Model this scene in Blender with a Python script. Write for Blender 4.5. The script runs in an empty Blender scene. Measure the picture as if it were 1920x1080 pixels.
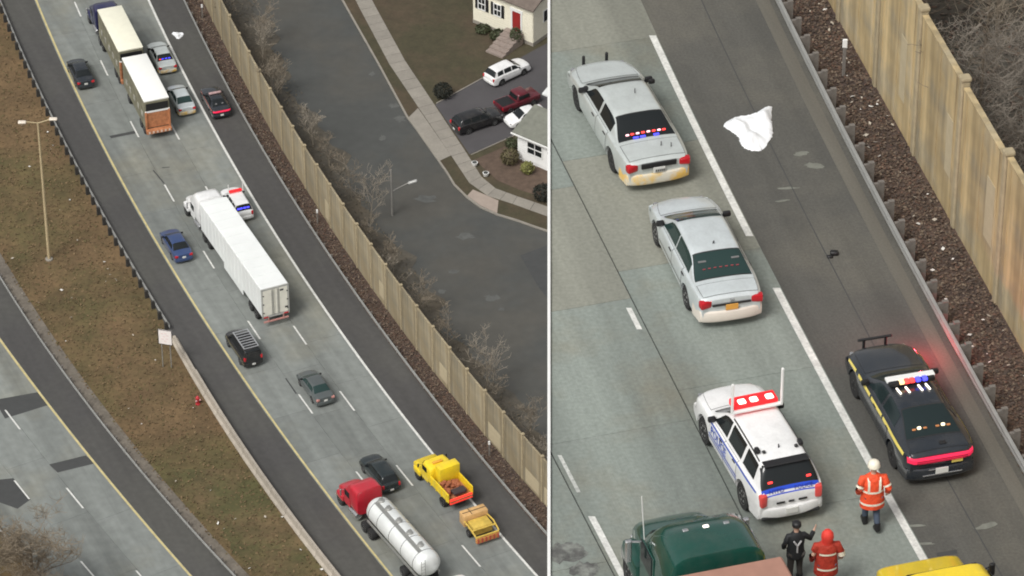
import bpy, bmesh, math, random
import numpy as np
from mathutils import Vector, Matrix

SC = bpy.context.scene
COL = SC.collection
R = math.radians
rnd = random.Random(7)

# ------------------------------------------------------------------ camera, sky, sun
cam = bpy.data.cameras.new('camera'); cam_o = bpy.data.objects.new('camera', cam); COL.objects.link(cam_o)
cam.lens = 150; cam.sensor_width = 36; cam.shift_x = -0.0362
cam.clip_start = 1; cam.clip_end = 6000
cam_o.location = (0, 0, 219); cam_o.rotation_euler = (R(90 - 35.5), 0, 0)
SC.camera = cam_o

SUN_EL, SUN_AZ = R(52), R(215)      # the sun stands behind the camera, to its left, behind thin cloud
w = bpy.data.worlds.new('World'); SC.world = w; w.use_nodes = True
wn = w.node_tree.nodes; wl = w.node_tree.links
bgn = wn['Background']
sky = wn.new('ShaderNodeTexSky'); sky.sky_type = 'NISHITA'; sky.sun_disc = False
sky.sun_elevation = SUN_EL; sky.sun_rotation = SUN_AZ; sky.dust_density = 4; sky.air_density = 1
hs = wn.new('ShaderNodeHueSaturation'); hs.inputs['Saturation'].default_value = 0.12
wl.new(sky.outputs[0], hs.inputs['Color']); wl.new(hs.outputs[0], bgn.inputs[0]); bgn.inputs[1].default_value = 0.112

sl = bpy.data.lights.new('sun', 'SUN'); sl.energy = 1.8; sl.angle = R(20); sl.color = (1, .97, .92)
so = bpy.data.objects.new('sun', sl); COL.objects.link(so)
sd = Vector((math.sin(SUN_AZ) * math.cos(SUN_EL), math.cos(SUN_AZ) * math.cos(SUN_EL), math.sin(SUN_EL)))
so.rotation_euler = sd.to_track_quat('Z', 'Y').to_euler(); so.location = (-60, 0, 300)

SC.render.engine = 'CYCLES'; SC.cycles.filter_width = 1.9
SC.view_settings.view_transform = 'Standard'; SC.view_settings.look = 'None'
SC.view_settings.exposure = 0.2; SC.view_settings.gamma = 1

# ------------------------------------------------------------------ materials
MATS = {}
def newmat(name):
    m = bpy.data.materials.new(name); m.use_nodes = True; MATS[name] = m
    return m, m.node_tree.nodes, m.node_tree.links, m.node_tree.nodes['Principled BSDF']
def M(name, col, rough=.6, metal=0., coat=0., var=.12, nscale=1.5, fine=.0, fscale=20., bump=0., bscale=8., emit=0., spec=.5, objvar=0., stretch=None, tint=None, tscale=.25, tlo=.45, thi=.62):
    """plain surface: base colour broken by large and fine noise, optional bump, stretched grain and a second tint in patches"""
    if name in MATS: return MATS[name]
    m, N, L, b = newmat(name)
    b.inputs['Roughness'].default_value = rough; b.inputs['Metallic'].default_value = metal
    b.inputs['Coat Weight'].default_value = coat; b.inputs['Specular IOR Level'].default_value = spec
    c4 = (*col, 1)
    if emit:
        b.inputs['Base Color'].default_value = c4; b.inputs['Emission Color'].default_value = c4; b.inputs['Emission Strength'].default_value = emit
        return m
    tc = N.new('ShaderNodeTexCoord'); src = tc.outputs['Object']
    if stretch:
        mp = N.new('ShaderNodeMapping'); mp.vector_type = 'TEXTURE'; mp.inputs['Rotation'].default_value = (0, 0, stretch[0]); mp.inputs['Scale'].default_value = stretch[1]
        L.new(src, mp.inputs[0]); src = mp.outputs[0]
    out = None
    rgb = N.new('ShaderNodeRGB'); rgb.outputs[0].default_value = c4; out = rgb.outputs[0]
    if tint:
        n3 = N.new('ShaderNodeTexNoise'); n3.inputs['Scale'].default_value = tscale; n3.inputs['Detail'].default_value = 5; n3.inputs['Roughness'].default_value = .65
        L.new(tc.outputs['Object'], n3.inputs['Vector'])
        mr = N.new('ShaderNodeMapRange'); mr.inputs['From Min'].default_value = tlo; mr.inputs['From Max'].default_value = thi
        L.new(n3.outputs['Fac'], mr.inputs['Value'])
        mx = N.new('ShaderNodeMix'); mx.data_type = 'RGBA'; L.new(mr.outputs[0], mx.inputs['Factor']); L.new(out, mx.inputs['A']); mx.inputs['B'].default_value = (*tint, 1); out = mx.outputs['Result']
    fac = None
    def add(sock, amt):
        nonlocal fac
        mr = N.new('ShaderNodeMapRange'); mr.inputs['From Min'].default_value = .25; mr.inputs['From Max'].default_value = .75
        mr.inputs['To Min'].default_value = 1 - amt; mr.inputs['To Max'].default_value = 1 + amt
        L.new(sock, mr.inputs['Value'])
        if fac is None: fac = mr.outputs[0]
        else:
            mu = N.new('ShaderNodeMath'); mu.operation = 'MULTIPLY'; L.new(fac, mu.inputs[0]); L.new(mr.outputs[0], mu.inputs[1]); fac = mu.outputs[0]
    if var:
        n1 = N.new('ShaderNodeTexNoise'); n1.inputs['Scale'].default_value = nscale; n1.inputs['Detail'].default_value = 6; n1.inputs['Roughness'].default_value = .6
        L.new(src, n1.inputs['Vector']); add(n1.outputs['Fac'], var)
    if fine:
        n2 = N.new('ShaderNodeTexNoise'); n2.inputs['Scale'].default_value = fscale; n2.inputs['Detail'].default_value = 3
        L.new(tc.outputs['Object'], n2.inputs['Vector']); add(n2.outputs['Fac'], fine)
    if objvar:
        oi = N.new('ShaderNodeObjectInfo'); mr = N.new('ShaderNodeMapRange'); mr.inputs['To Min'].default_value = .25; mr.inputs['To Max'].default_value = .75
        L.new(oi.outputs['Random'], mr.inputs['Value']); add(mr.outputs[0], objvar)
    if fac is not None:
        vm = N.new('ShaderNodeVectorMath'); vm.operation = 'SCALE'; L.new(out, vm.inputs[0]); L.new(fac, vm.inputs['Scale']); out = vm.outputs[0]
    L.new(out, b.inputs['Base Color'])
    if bump:
        nb = N.new('ShaderNodeTexNoise'); nb.inputs['Scale'].default_value = bscale; nb.inputs['Detail'].default_value = 5
        L.new(src, nb.inputs['Vector']); bp = N.new('ShaderNodeBump'); bp.inputs['Strength'].default_value = bump; bp.inputs['Distance'].default_value = .05
        L.new(nb.outputs['Fac'], bp.inputs['Height']); L.new(bp.outputs[0], b.inputs['Normal'])
    return m

def paint(name, col, rough=.28, metal=.0, coat=.6):
    g = sum(col) / 3; dust = tuple(c * .80 + d * .05 for c, d in zip(col, (.50, .46, .40)))      # road dust in soft patches
    return M(name, col, rough=rough, metal=metal, coat=coat, var=.07, nscale=2, fine=.04, fscale=14, tint=dust, tscale=1.6, tlo=.42, thi=.75)

ST_L = (R(24), (1, 18, 1)); ST_R = (R(15), (1, 16, 1))
m_conc_l = M('concrete_far', (0.1856, 0.1986, 0.1866), .85, var=.32, nscale=.55, fine=.12, fscale=1.3, objvar=.07, stretch=ST_L, tint=(0.2006, 0.2006, 0.1685), tscale=.06, tlo=.5, thi=.66)
m_conc_r = M('concrete_near', (0.2024, 0.227, 0.2042), .85, var=.36, nscale=.6, fine=.15, fscale=9, objvar=.05, stretch=ST_R, tint=(0.198, 0.1936, 0.154), tscale=.14, tlo=.52, thi=.68, bump=.15, bscale=30)
m_conc_o = M('concrete_olive', (.215, .218, .183), .85, var=.3, nscale=.6, fine=.15, fscale=9, objvar=.06, stretch=ST_R)
m_asph_l = M('asphalt_far', (0.06688, 0.06468, 0.06248), .9, var=.16, nscale=.8, fine=.10, fscale=2.0, stretch=ST_L, tint=(0.0792, 0.07744, 0.0704), tscale=.05)
m_asph_r = M('asphalt_near', (0.08712, 0.08536, 0.07656), .92, var=.20, nscale=1.1, fine=.16, fscale=14, stretch=ST_R, tint=(0.1276, 0.1206, 0.1012), tscale=.16, tlo=.45, thi=.66, bump=.2, bscale=45)
m_street = M('asphalt_street', (0.0672, 0.06963, 0.06558), .9, var=.08, nscale=.25, fine=.06, fscale=1.0, tint=(0.07934, 0.0761, 0.06639), tscale=.07)
m_drive = M('asphalt_driveway', (0.0748, 0.0704, 0.07304), .9, var=.12, nscale=.5)
m_patch = M('asphalt_patch', (0.0572, 0.05896, 0.05808), .9, var=.12, nscale=1.2)
m_bed = M('joint_filler', (0.0528, 0.05632, 0.0528), .95, var=.2, nscale=2)
m_grass = M('dry_grass_ground', (.138, .089, .043), .95, var=.38, nscale=.22, fine=.20, fscale=2.2, tint=(.088, .074, .029), tscale=.07, tlo=.44, thi=.62, bump=.5, bscale=3)
m_lawn = M('winter_lawn', (0.05808, 0.05104, 0.02728), .95, var=.2, nscale=.8, fine=.15, fscale=4, tint=(0.0748, 0.05456, 0.03344), tscale=.12)
m_litter = M('leaf_litter', (0.088, 0.05808, 0.044), .95, var=.35, nscale=3, fine=.35, fscale=16, tint=(0.06336, 0.044, 0.03696), tscale=.5, bump=.8, bscale=7)
m_brush = M('brush_ground', (0.1012, 0.08272, 0.05808), .95, var=.25, nscale=.5, fine=.15, fscale=3, tint=(0.088, 0.08272, 0.0704), tscale=.12, tlo=.38, thi=.66, bump=.6, bscale=3)
m_walk = M('sidewalk_concrete', (0.264, 0.242, 0.2068), .85, var=.12, nscale=.8, fine=.08, fscale=5, objvar=.08)
m_wline = M('white_marking', (0.6336, 0.6336, 0.5984), .7, var=.22, nscale=3, fine=.18, fscale=14)
m_yline = M('yellow_marking', (0.528, 0.4488, 0.22), .7, var=.2, nscale=1.2, fine=.1, fscale=6)
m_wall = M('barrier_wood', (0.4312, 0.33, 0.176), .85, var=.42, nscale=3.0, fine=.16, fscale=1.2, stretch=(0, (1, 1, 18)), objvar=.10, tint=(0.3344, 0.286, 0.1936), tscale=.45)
m_wall_l = M('barrier_wood_far_dim', (0.286, 0.2332, 0.1452), .85, var=.35, nscale=2.2, fine=.12, fscale=.8, stretch=(0, (1, 1, 18)), objvar=.10, tint=(0.264, 0.2332, 0.1672), tscale=.3)  # same wood as the near wall; its dimmer light is put into the colour
m_wallpost = M('barrier_post', (0.352, 0.2904, 0.1848), .85, var=.2, nscale=2.5, objvar=.06)
m_wallpatch = M('barrier_repaint', (0.4576, 0.3872, 0.2552), .85, var=.1, nscale=3)
m_galv = M('galvanised_steel', (.36, .36, .34), .5, metal=.5, var=.15, nscale=2)
m_wpost = M('weathered_post', (.16, .145, .13), .85, var=.25, nscale=6)
m_dpost = M('dark_post', (.035, .033, .03), .85, var=.2, nscale=3)
m_barr = M('barrier_concrete', (.36, .32, .265), .85, var=.22, nscale=1.2, objvar=.08)
m_bark = M('bare_bark', (.17, .135, .10), .9, var=.3, nscale=3)
m_bark2 = M('pale_bark', (.27, .235, .185), .9, var=.3, nscale=3)
m_twig = M('bare_twigs', (.21, .175, .13), .9, var=.25, nscale=2)
m_leafg = M('evergreen_leaf', (.045, .055, .022), .7, var=.35, nscale=2)
m_leafy = M('yellow_green_leaf', (.17, .17, .05), .7, var=.3, nscale=2)
m_leafk = M('dark_evergreen', (.016, .018, .012), .8, var=.3, nscale=2)
m_glass = M('dark_glass', (.014, .017, .018), .08, spec=.4, var=0)
m_glassg = M('green_glass', (.022, .045, .042), .10, spec=.4, var=0)
m_tyre = M('tyre_rubber', (.018, .018, .018), .85, var=.1)
m_rim = M('wheel_alloy', (.45, .45, .44), .4, metal=.6, var=.08)
m_steelrim = M('dark_steel_rim', (.06, .06, .06), .5, metal=.3, var=.08)
m_black = M('black_plastic', (.014, .014, .015), .5, var=.1)
m_gap = M('panel_gap', (.02, .02, .02), .9, var=0)
m_chrome = M('chrome_trim', (.62, .62, .62), .22, metal=.85, var=.03)
m_red = M('red_lens', (.50, .012, .02), .25, coat=.5, var=.04)
m_redlit = M('lit_red_lens', (1, .05, .09), emit=1.0)
m_amber = M('amber_reflector', (.80, .42, .06), .4, var=.12, nscale=6)
m_whlit = M('white_lamp_and_reflection', (1, .90, .78), emit=1.5)
m_amlit = M('lit_amber_lamp', (1, .62, .28), emit=1.4)
m_rlit = M('lit_red_lamp', (1, .05, .045), emit=1.5)
m_blit = M('lit_blue_lamp', (.06, .06, 1), emit=1.8)
m_platew = M('plate_white', (.7, .7, .66), .5, var=.05)
m_platey = M('plate_orange', (.72, .36, .07), .5, var=.06)
m_white = M('white_enamel', (.80, .80, .78), .4, coat=.3, var=.05, nscale=1)
m_sheet = M('white_sheet', (.86, .88, .90), .9, var=.02)
p_silver = paint('silver_grey_paint', (.60, .64, .62), .30, .3)
p_silver2 = paint('silver_paint', (.66, .71, .715), .28, .3)
p_white = paint('white_paint', (.82, .82, .81), .3)
p_navy = paint('dark_navy_paint', (.018, .023, .030), .22)
p_black = paint('black_paint', (.012, .012, .013), .25)
p_blue = paint('blue_paint', (.035, .065, .17), .3, .1)
p_grey = paint('grey_paint', (.10, .115, .115), .3, .2)
p_teal = paint('dark_teal_paint', (.014, .022, .024), .25)
p_red = paint('red_paint', (.50, .018, .035), .3)
p_maroon = paint('maroon_paint', (.11, .009, .018), .3)
p_yellow = paint('yellow_paint', (.88, .64, .02), .4)
p_green = paint('dark_green_paint', (.008, .062, .046), .16)

# ------------------------------------------------------------------ mesh helpers
class MB:
    def __init__(s): s.v = []; s.f = []; s.mi = []
    def add(s, vs, fs, mi=0):
        o = len(s.v); s.v += [tuple(p) for p in vs]; s.f += [tuple(i + o for i in f) for f in fs]; s.mi += [mi] * len(fs); return s
    def box(s, c, d, rz=0, mi=0):
        cx, cy, cz = c; x, y, z = d[0] / 2, d[1] / 2, d[2] / 2; ca, sa = math.cos(rz), math.sin(rz)
        vs = [(cx + a * x * ca - b * y * sa, cy + a * x * sa + b * y * ca, cz + e * z) for e in (-1, 1) for a, b in ((-1, -1), (1, -1), (1, 1), (-1, 1))]
        return s.add(vs, [(3, 2, 1, 0), (4, 5, 6, 7), (0, 1, 5, 4), (1, 2, 6, 5), (2, 3, 7, 6), (3, 0, 4, 7)], mi)
    def rbox(s, c, d, bev=.05, seg=2, taper=None, mi=0, rot=None):
        bm = bmesh.new(); bmesh.ops.create_cube(bm, size=1)
        for v in bm.verts:
            v.co = Vector((v.co.x * d[0], v.co.y * d[1], v.co.z * d[2]))
            if taper and v.co.z > 0: v.co.x *= taper[0]; v.co.y *= taper[1]; v.co.x += taper[2] if len(taper) > 2 else 0
        bmesh.ops.bevel(bm, geom=bm.edges[:], offset=bev, segments=seg, profile=.5, affect='EDGES')
        Mx = Matrix.Translation(c) @ (rot.to_matrix().to_4x4() if rot else Matrix())
        bm.verts.index_update()
        s.add([Mx @ v.co for v in bm.verts], [[v.index for v in f.verts] for f in bm.faces], mi); bm.free(); return s
    def prism(s, poly, z0, z1, mi=0):
        n = len(poly)
        vs = [(x, y, z0) for x, y in poly] + [(x, y, z1) for x, y in poly]
        return s.add(vs, [tuple(range(n - 1, -1, -1)), tuple(range(n, 2 * n))] + [(i, (i + 1) % n, n + (i + 1) % n, n + i) for i in range(n)], mi)
    def tube(s, path, r, n=6, mi=0, cap=True):
        path = [Vector(p) for p in path]; rs = r if isinstance(r, (list, tuple)) else [r] * len(path); vs = []
        for i, p in enumerate(path):
            d = (path[min(i + 1, len(path) - 1)] - path[max(i - 1, 0)]).normalized()
            a = d.cross(Vector((0, 0, 1))) if abs(d.z) < .95 else d.cross(Vector((1, 0, 0)))
            a.normalize(); b = d.cross(a)
            vs += [p + rs[i] * (math.cos(2 * math.pi * k / n) * a + math.sin(2 * math.pi * k / n) * b) for k in range(n)]
        fs = [(i * n + k, i * n + (k + 1) % n, (i + 1) * n + (k + 1) % n, (i + 1) * n + k) for i in range(len(path) - 1) for k in range(n)]
        if cap: fs += [tuple(range(n - 1, -1, -1)), tuple(range((len(path) - 1) * n, len(path) * n))]
        return s.add(vs, fs, mi)
    def lathe(s, prof, c=(0, 0, 0), axis='z', n=16, mi=0):
        vs = []
        for r, h in prof:
            for k in range(n):
                a = 2 * math.pi * k / n; p = (r * math.cos(a), r * math.sin(a), h)
                if axis == 'y': p = (p[0], p[2], p[1])
                elif axis == 'x': p = (p[2], p[0], p[1])
                vs.append((p[0] + c[0], p[1] + c[1], p[2] + c[2]))
        m = len(prof)
        fs = [(i * n + k, i * n + (k + 1) % n, (i + 1) * n + (k + 1) % n, (i + 1) * n + k) for i in range(m - 1) for k in range(n)]
        fs += [tuple(range(n - 1, -1, -1)), tuple(range((m - 1) * n, m * n))]
        return s.add(vs, fs, mi)
    def loft(s, rings, mi=0, cap=True):
        n = len(rings[0]); vs = [p for r in rings for p in r]
        fs = [(i * n + k, i * n + (k + 1) % n, (i + 1) * n + (k + 1) % n, (i + 1) * n + k) for i in range(len(rings) - 1) for k in range(n)]
        if cap: fs += [tuple(range(n - 1, -1, -1)), tuple(range((len(rings) - 1) * n, len(rings) * n))]
        return s.add(vs, fs, mi)
    def grid(s, rows, mi=0):
        n = len(rows[0]); vs = [p for r in rows for p in r]
        return s.add(vs, [(i * n + k, i * n + k + 1, (i + 1) * n + k + 1, (i + 1) * n + k) for i in range(len(rows) - 1) for k in range(n - 1)], mi)
    def mesh(s, name, mats, smooth=None):
        me = bpy.data.meshes.new(name); me.from_pydata([tuple(p) for p in s.v], [], s.f)
        for m in (mats if isinstance(mats, (list, tuple)) else [mats]): me.materials.append(m)
        if any(s.mi): me.polygons.foreach_set('material_index', s.mi)
        fixn(me)
        if smooth is not None: sm(me, smooth)
        return me
    def build(s, name, mats, parent=None, smooth=None): return link(name, s.mesh(name, mats, smooth), parent)
def fixn(me):
    bm = bmesh.new(); bm.from_mesh(me); bmesh.ops.recalc_face_normals(bm, faces=bm.faces[:]); bm.to_mesh(me); bm.free(); me.update()
def sm(me, ang=35):
    me.shade_smooth(); me.set_sharp_from_angle(angle=R(ang))
def link(name, me, parent=None, mat=None):
    o = bpy.data.objects.new(name, me); COL.objects.link(o)
    if parent: o.parent = parent
    if mat:
        if not me.materials: me.materials.append(mat)
        o.material_slots[0].link = 'OBJECT'; o.material_slots[0].material = mat
    return o
def tag(o, label=None, cat=None, group=None, kind=None):
    if label: o['label'] = label
    if cat: o['category'] = cat
    if group: o['group'] = group
    if kind: o['kind'] = kind
    return o
def thing(name, label, cat, loc=(0, 0, 0), rz=0, group=None, scale=None):
    o = bpy.data.objects.new(name, None); COL.objects.link(o); o.location = loc; o.rotation_euler = (0, 0, rz)
    if scale: o.scale = scale
    return tag(o, label, cat, group)
def P(x0, x1, poly, c0):       # x as a polynomial of y, straight beyond x0..x1
    d = np.polyder(np.poly1d(poly)); p = np.poly1d(poly)
    def f(y):
        yc = min(max(y, x0), x1); t = (yc - c0[0]) / c0[1]
        return float(p(t)) + float(d(t)) / c0[1] * (y - yc)
    return f
def slope(f, y): return (f(y + .5) - f(y - .5))
def head(f, y): return math.atan2(1, slope(f, y))
def walk(f, y0, y1, step):     # points along x=f(y) at equal distance
    pts = [(f(y0), y0)]; y = y0; sg = 1 if y1 > y0 else -1
    while (y1 - y) * sg > 0:
        s = slope(f, y); y += sg * step / math.hypot(1, s); pts.append((f(y), y))
    return pts
def arange(a, b, n): return [a + (b - a) * i / n for i in range(n + 1)]
def strip(name, fa, fb, y0, y1, z, mat, parent=None, th=.02, n=40, kind=None, lo=None):
    mb = MB(); ys = arange(y0, y1, n); ra = []; rb = []
    for y in ys:
        a, b = fa(y), fb(y)
        if lo is not None: a = max(a, lo); b = max(b, lo + .01)
        ra.append((a, y)); rb.append((b, y))
    rings = [[(a[0], a[1], z), (b[0], b[1], z), (b[0], b[1], z - th), (a[0], a[1], z - th)] for a, b in zip(ra, rb)]
    mb.loft(rings); o = mb.build(name, mat, parent)
    if kind: o['kind'] = kind
    return o
def clip(poly, lo):
    out = []
    for i, p in enumerate(poly):
        q = poly[(i + 1) % len(poly)]
        if p[0] >= lo: out.append(p)
        if (p[0] >= lo) != (q[0] >= lo):
            t = (lo - p[0]) / (q[0] - p[0]); out.append((lo, p[1] + t * (q[1] - p[1])))
    return out
def flat(name, poly, z, th, mat, parent=None, kind=None):
    mb = MB(); mb.prism(poly, z - th, z); o = mb.build(name, mat, parent)
    if kind: o['kind'] = kind
    return o

# ------------------------------------------------------------------ lower ground: the highway seen from far above
K = (300, 50)
f_yel = P(262, 358, [-0.2081, 3.5193, -22.5062, -29.1775], K)
f_whi = P(262, 358, [-0.455, 3.9508, -22.884, -17.9791], K)
f_rail = P(262, 358, [-0.3114, 3.8951, -23.1026, -14.5635], K)
f_wall = P(262, 358, [-0.5415, 4.3008, -23.3335, -12.45], K)
f_lr_ = P(298, 358, [2.866, -22.051, -32.835], K)
f_ba_ = P(262, 300, [6.1, -19.3, -32.84], K)
def f_lrail(y): return f_lr_(y) if y >= 300 else f_ba_(y)
f_yel2 = P(262, 302, [3.978, -26.369, -48.126], K)
f_rail2 = P(262, 308, [6.179, -24.793, -44.77], K)
off = lambda f, d: (lambda y: f(y) + d)

mb = MB(); n = 40; xs = arange(-2000, 2000, n); ys = arange(-1200, 2800, n)
mb.grid([[(x, y, 0) for x in xs] for y in ys]); tag(mb.build('ground', m_grass), kind='structure')

def slabs(road, fa, fb, fr, y0, y1, step, z, mat, gap=.035, lo=None, th=.06, jog=None):
    """concrete slabs between fa and fb, split across at the fractions fr and along every step metres"""
    n = int((y1 - y0) / step)
    def pt(u, y):
        s = -slope(fa, y); W = fb(y) - fa(y); yy = y + u * W * s / (1 + s * s)
        return (fa(yy) + (fb(yy) - fa(yy)) * u, yy)
    for a, b in zip(fr[:-1], fr[1:]):
        ph = jog.random() * step if jog else 0
        for i in range(n):
            ya = y0 + i * step + ph + gap / 2; yb = ya + step - gap; W = fb(ya) - fa(ya); g = gap / 2 / W
            poly = [pt(a + g, ya), pt(b - g, ya), pt(b - g, (ya + yb) / 2), pt(b - g, yb), pt(a + g, yb), pt(a + g, (ya + yb) / 2)]
            if lo is not None:
                poly = clip(poly, lo)
                if len(poly) < 3: continue
            flat('concrete_slab', poly, z, th, mat, road)
def dash(road, f, y0, y1, z, mat, wd=.16):
    strip('lane_dash', off(f, -wd / 2), off(f, wd / 2), y0, y1, z, mat, road, th=.004, n=3)

road = strip('highway_road', off(f_yel, -.25), off(f_whi, .2), 240, 385, .02, m_bed, n=60, kind='structure')
slabs(road, off(f_yel, -.2), off(f_whi, .14), [0, .335, .667, 1], 243, 383, 6.1, .06, m_conc_l, gap=.018, jog=rnd)
strip('edge_line', off(f_yel, -.10), off(f_yel, .09), 243, 382, .067, m_yline, road, th=.006, n=60)
strip('edge_line', off(f_whi, -.12), off(f_whi, .10), 243, 382, .067, m_wline, road, th=.006, n=60)
lane1 = lambda y: f_yel(y) * .665 + f_whi(y) * .335
lane2 = lambda y: f_yel(y) * .335 + f_whi(y) * .665
for y in (331.1, 320.5, 309.95, 299.3, 288.6, 277.9, 267.2, 256.5, 341.7, 352.3, 363): dash(road, lane1, y, y + 2.7, .067, m_wline)
for y in (330.7, 320.2, 309.4, 298.5, 289.0, 278.7, 268.1, 257.5, 341.2, 351.9, 362.5): dash(road, lane2, y, y + 2.75, .067, m_wline)
strip('road_shoulder', f_lrail, off(f_yel, -.21), 240, 385, .045, m_asph_l, n=60, kind='structure')
strip('road_shoulder', off(f_whi, .15), off(f_rail, .1), 240, 385, .045, m_asph_l, n=60, kind='structure')
strip('leaf_strip', off(f_rail, .1), off(f_wall, .3), 240, 385, .05, m_litter, n=60, kind='structure')
# cracks and tar patches on the far road
for (pl) in ([(-40.9, 331.3), (-38.5, 332.2), (-38.3, 331.8), (-40.7, 330.9)],):
    flat('tar_patch', pl, .066, .004, m_patch, road)
for a, b in (((-36.4, 325.6), (-35.2, 323.4)), ((-22.6, 293.6), (-21.6, 291.4)), ((-35.6, 326.0), (-34.9, 326.1))):
    d = Vector((b[0] - a[0], b[1] - a[1])); nn = Vector((-d.y, d.x)).normalized() * .06
    flat('crack_seal', [(a[0] - nn.x, a[1] - nn.y), (b[0] - nn.x, b[1] - nn.y), (b[0] + nn.x, b[1] + nn.y), (a[0] + nn.x, a[1] + nn.y)], .066, .004, m_patch, road)

road2 = strip('highway_road', off(f_yel2, -12.1), off(f_yel2, .2), 235, 320, .02, m_bed, n=40, kind='structure')
slabs(road2, off(f_yel2, -12.0), off(f_yel2, .15), [0, .345, .67, 1], 238, 318, 7.4, .06, m_conc_l, gap=.018, jog=rnd)
strip('edge_line', off(f_yel2, -.11), off(f_yel2, .11), 238, 318, .067, m_yline, road2, th=.006, n=40)
for y in (275.7, 286.4, 297.1, 264.9): dash(road2, off(f_yel2, -4.02), y, y + 2.7, .067, m_wline)
for y in (276.9, 287.0, 298, 266.3): dash(road2, off(f_yel2, -7.85), y, y + 2.5, .067, m_wline)
for pl in ([(-41.76, 281.56), (-38.8, 282.79), (-37.95, 281.7), (-40.95, 280.47)], [(-46.9, 279.3), (-44.55, 279.7), (-42.82, 276.89), (-43.79, 275.62), (-45.6, 276.6)], [(-47.3, 290.5), (-43.72, 291.6), (-42.55, 289.83), (-46.1, 287.9)]):
    flat('tar_patch', pl, .0665, .004, m_patch, road2)
strip('road_shoulder', off(f_yel2, .16), off(f_rail2, .15), 235, 320, .045, m_asph_l, n=40, kind='structure')
strip('green_grass', lambda y: f_rail2(y) + 2.6 + .6 * math.sin(y * .9) + .4 * math.sin(y * 2.3), lambda y: f_lrail(y) - .45, 236, 281, .012, M('winter_green_grass', (.078, .072, .027), .95, var=.3, nscale=.5, fine=.2, fscale=3, tint=(.125, .088, .042), tscale=.16, tlo=.42, thi=.6), n=60, kind='structure', th=.008)
strip('gravel_verge', off(f_rail2, .15), off(f_rail2, 1.5), 235, 320, .03, M('gravel_verge_mat', (.15, .13, .105), .95, var=.3, nscale=.8, fine=.2, fscale=4), n=40, kind='structure')

def wbeam(parent, f, y0, y1, z0, step, zt=.72, n=60, mat=m_galv, face=-1, h=.31):
    """corrugated steel rail swept along x=f(y)"""
    prof = [(.0, 0), (.06, .05), (.06, .11), (.0, .155), (.06, .20), (.06, .26), (.0, .31)]
    rings = []
    for y in arange(y0, y1, n):
        s = slope(f, y); l = math.hypot(1, s); nx, ny = face / l, -face * s / l
        A = [(f(y) + nx * a, y + ny * a, z0 + zt - h + b * h / .31) for a, b in prof]
        B = [(f(y) + nx * (a - .02), y + ny * (a - .02), z0 + zt - h + b * h / .31) for a, b in reversed(prof)]
        rings.append(A + B)
    MB().loft(rings).build('rail', mat, parent, smooth=50)
def posts(parent, f, y0, y1, step, me, z0, dx=0):
    for x, y in walk(f, y0, y1, step):
        o = link('post', me, parent); s = slope(f, y); l = math.hypot(1, s)
        o.location = (x + dx / l, y - dx * s / l, z0); o.rotation_euler = (0, 0, math.atan2(1, s))
me_post = MB().box((0, 0, .36), (.12, .16, .78)).mesh('post', m_wpost)
me_postd = MB().box((0, 0, .38), (.22, .28, .82)).mesh('post', m_dpost)
g = thing('guardrail', 'long steel guardrail with dark posts along the brown median, left of the far highway', 'guardrail')
wbeam(g, f_lrail, 300.5, 380, .0, 2, mat=m_galv, face=1); posts(g, f_lrail, 300.8, 362, 1.75, me_postd, 0, dx=-.2)
g = thing('guardrail', 'steel guardrail between the far highway shoulder and the tan noise wall', 'guardrail')
wbeam(g, f_rail, 243, 380, .0, 2, mat=m_galv); posts(g, f_rail, 262, 360, 1.9, me_post, 0, dx=.13)
g = thing('guardrail', 'thin guardrail beside the yellow line of the lower left carriageway', 'guardrail')
wbeam(g, f_rail2, 240, 318, .0, 2, mat=m_galv, h=.24, zt=.6); posts(g, f_rail2, 262, 309, 1.9, me_post, 0, dx=.13)
g = thing('guardrail', 'pale guardrail under the bare tree crown, bottom left corner', 'guardrail')
wbeam(g, off(f_yel2, -12.6), 240, 300, .0, 2, mat=m_galv); posts(g, off(f_yel2, -12.6), 262, 285, 1.9, me_post, 0, dx=-.13)

# concrete median barrier, in cast lengths
g = thing('concrete_barrier', 'weathered tan concrete median barrier running from the white sign to the bottom edge', 'barrier')
pts = walk(f_lrail, 299.4, 250, 3.0)
prof = [(-.32, 0), (-.32, .12), (-.16, .36), (-.11, .86), (.11, .86), (.16, .36), (.32, .12), (.32, 0)]
for i, (a, b) in enumerate(zip(pts[:-1], pts[1:])):
    d = Vector((b[0] - a[0], b[1] - a[1])); l = d.length; k = min(1, .45 + i * .3)
    mbb = MB(); mbb.loft([[(u, p, z * k) for p, z in prof] for u in (.02, l - .02)])
    o = mbb.build('barrier_segment', m_barr, g); o.location = (a[0], a[1], 0); o.rotation_euler = (0, 0, math.atan2(d.y, d.x))

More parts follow.
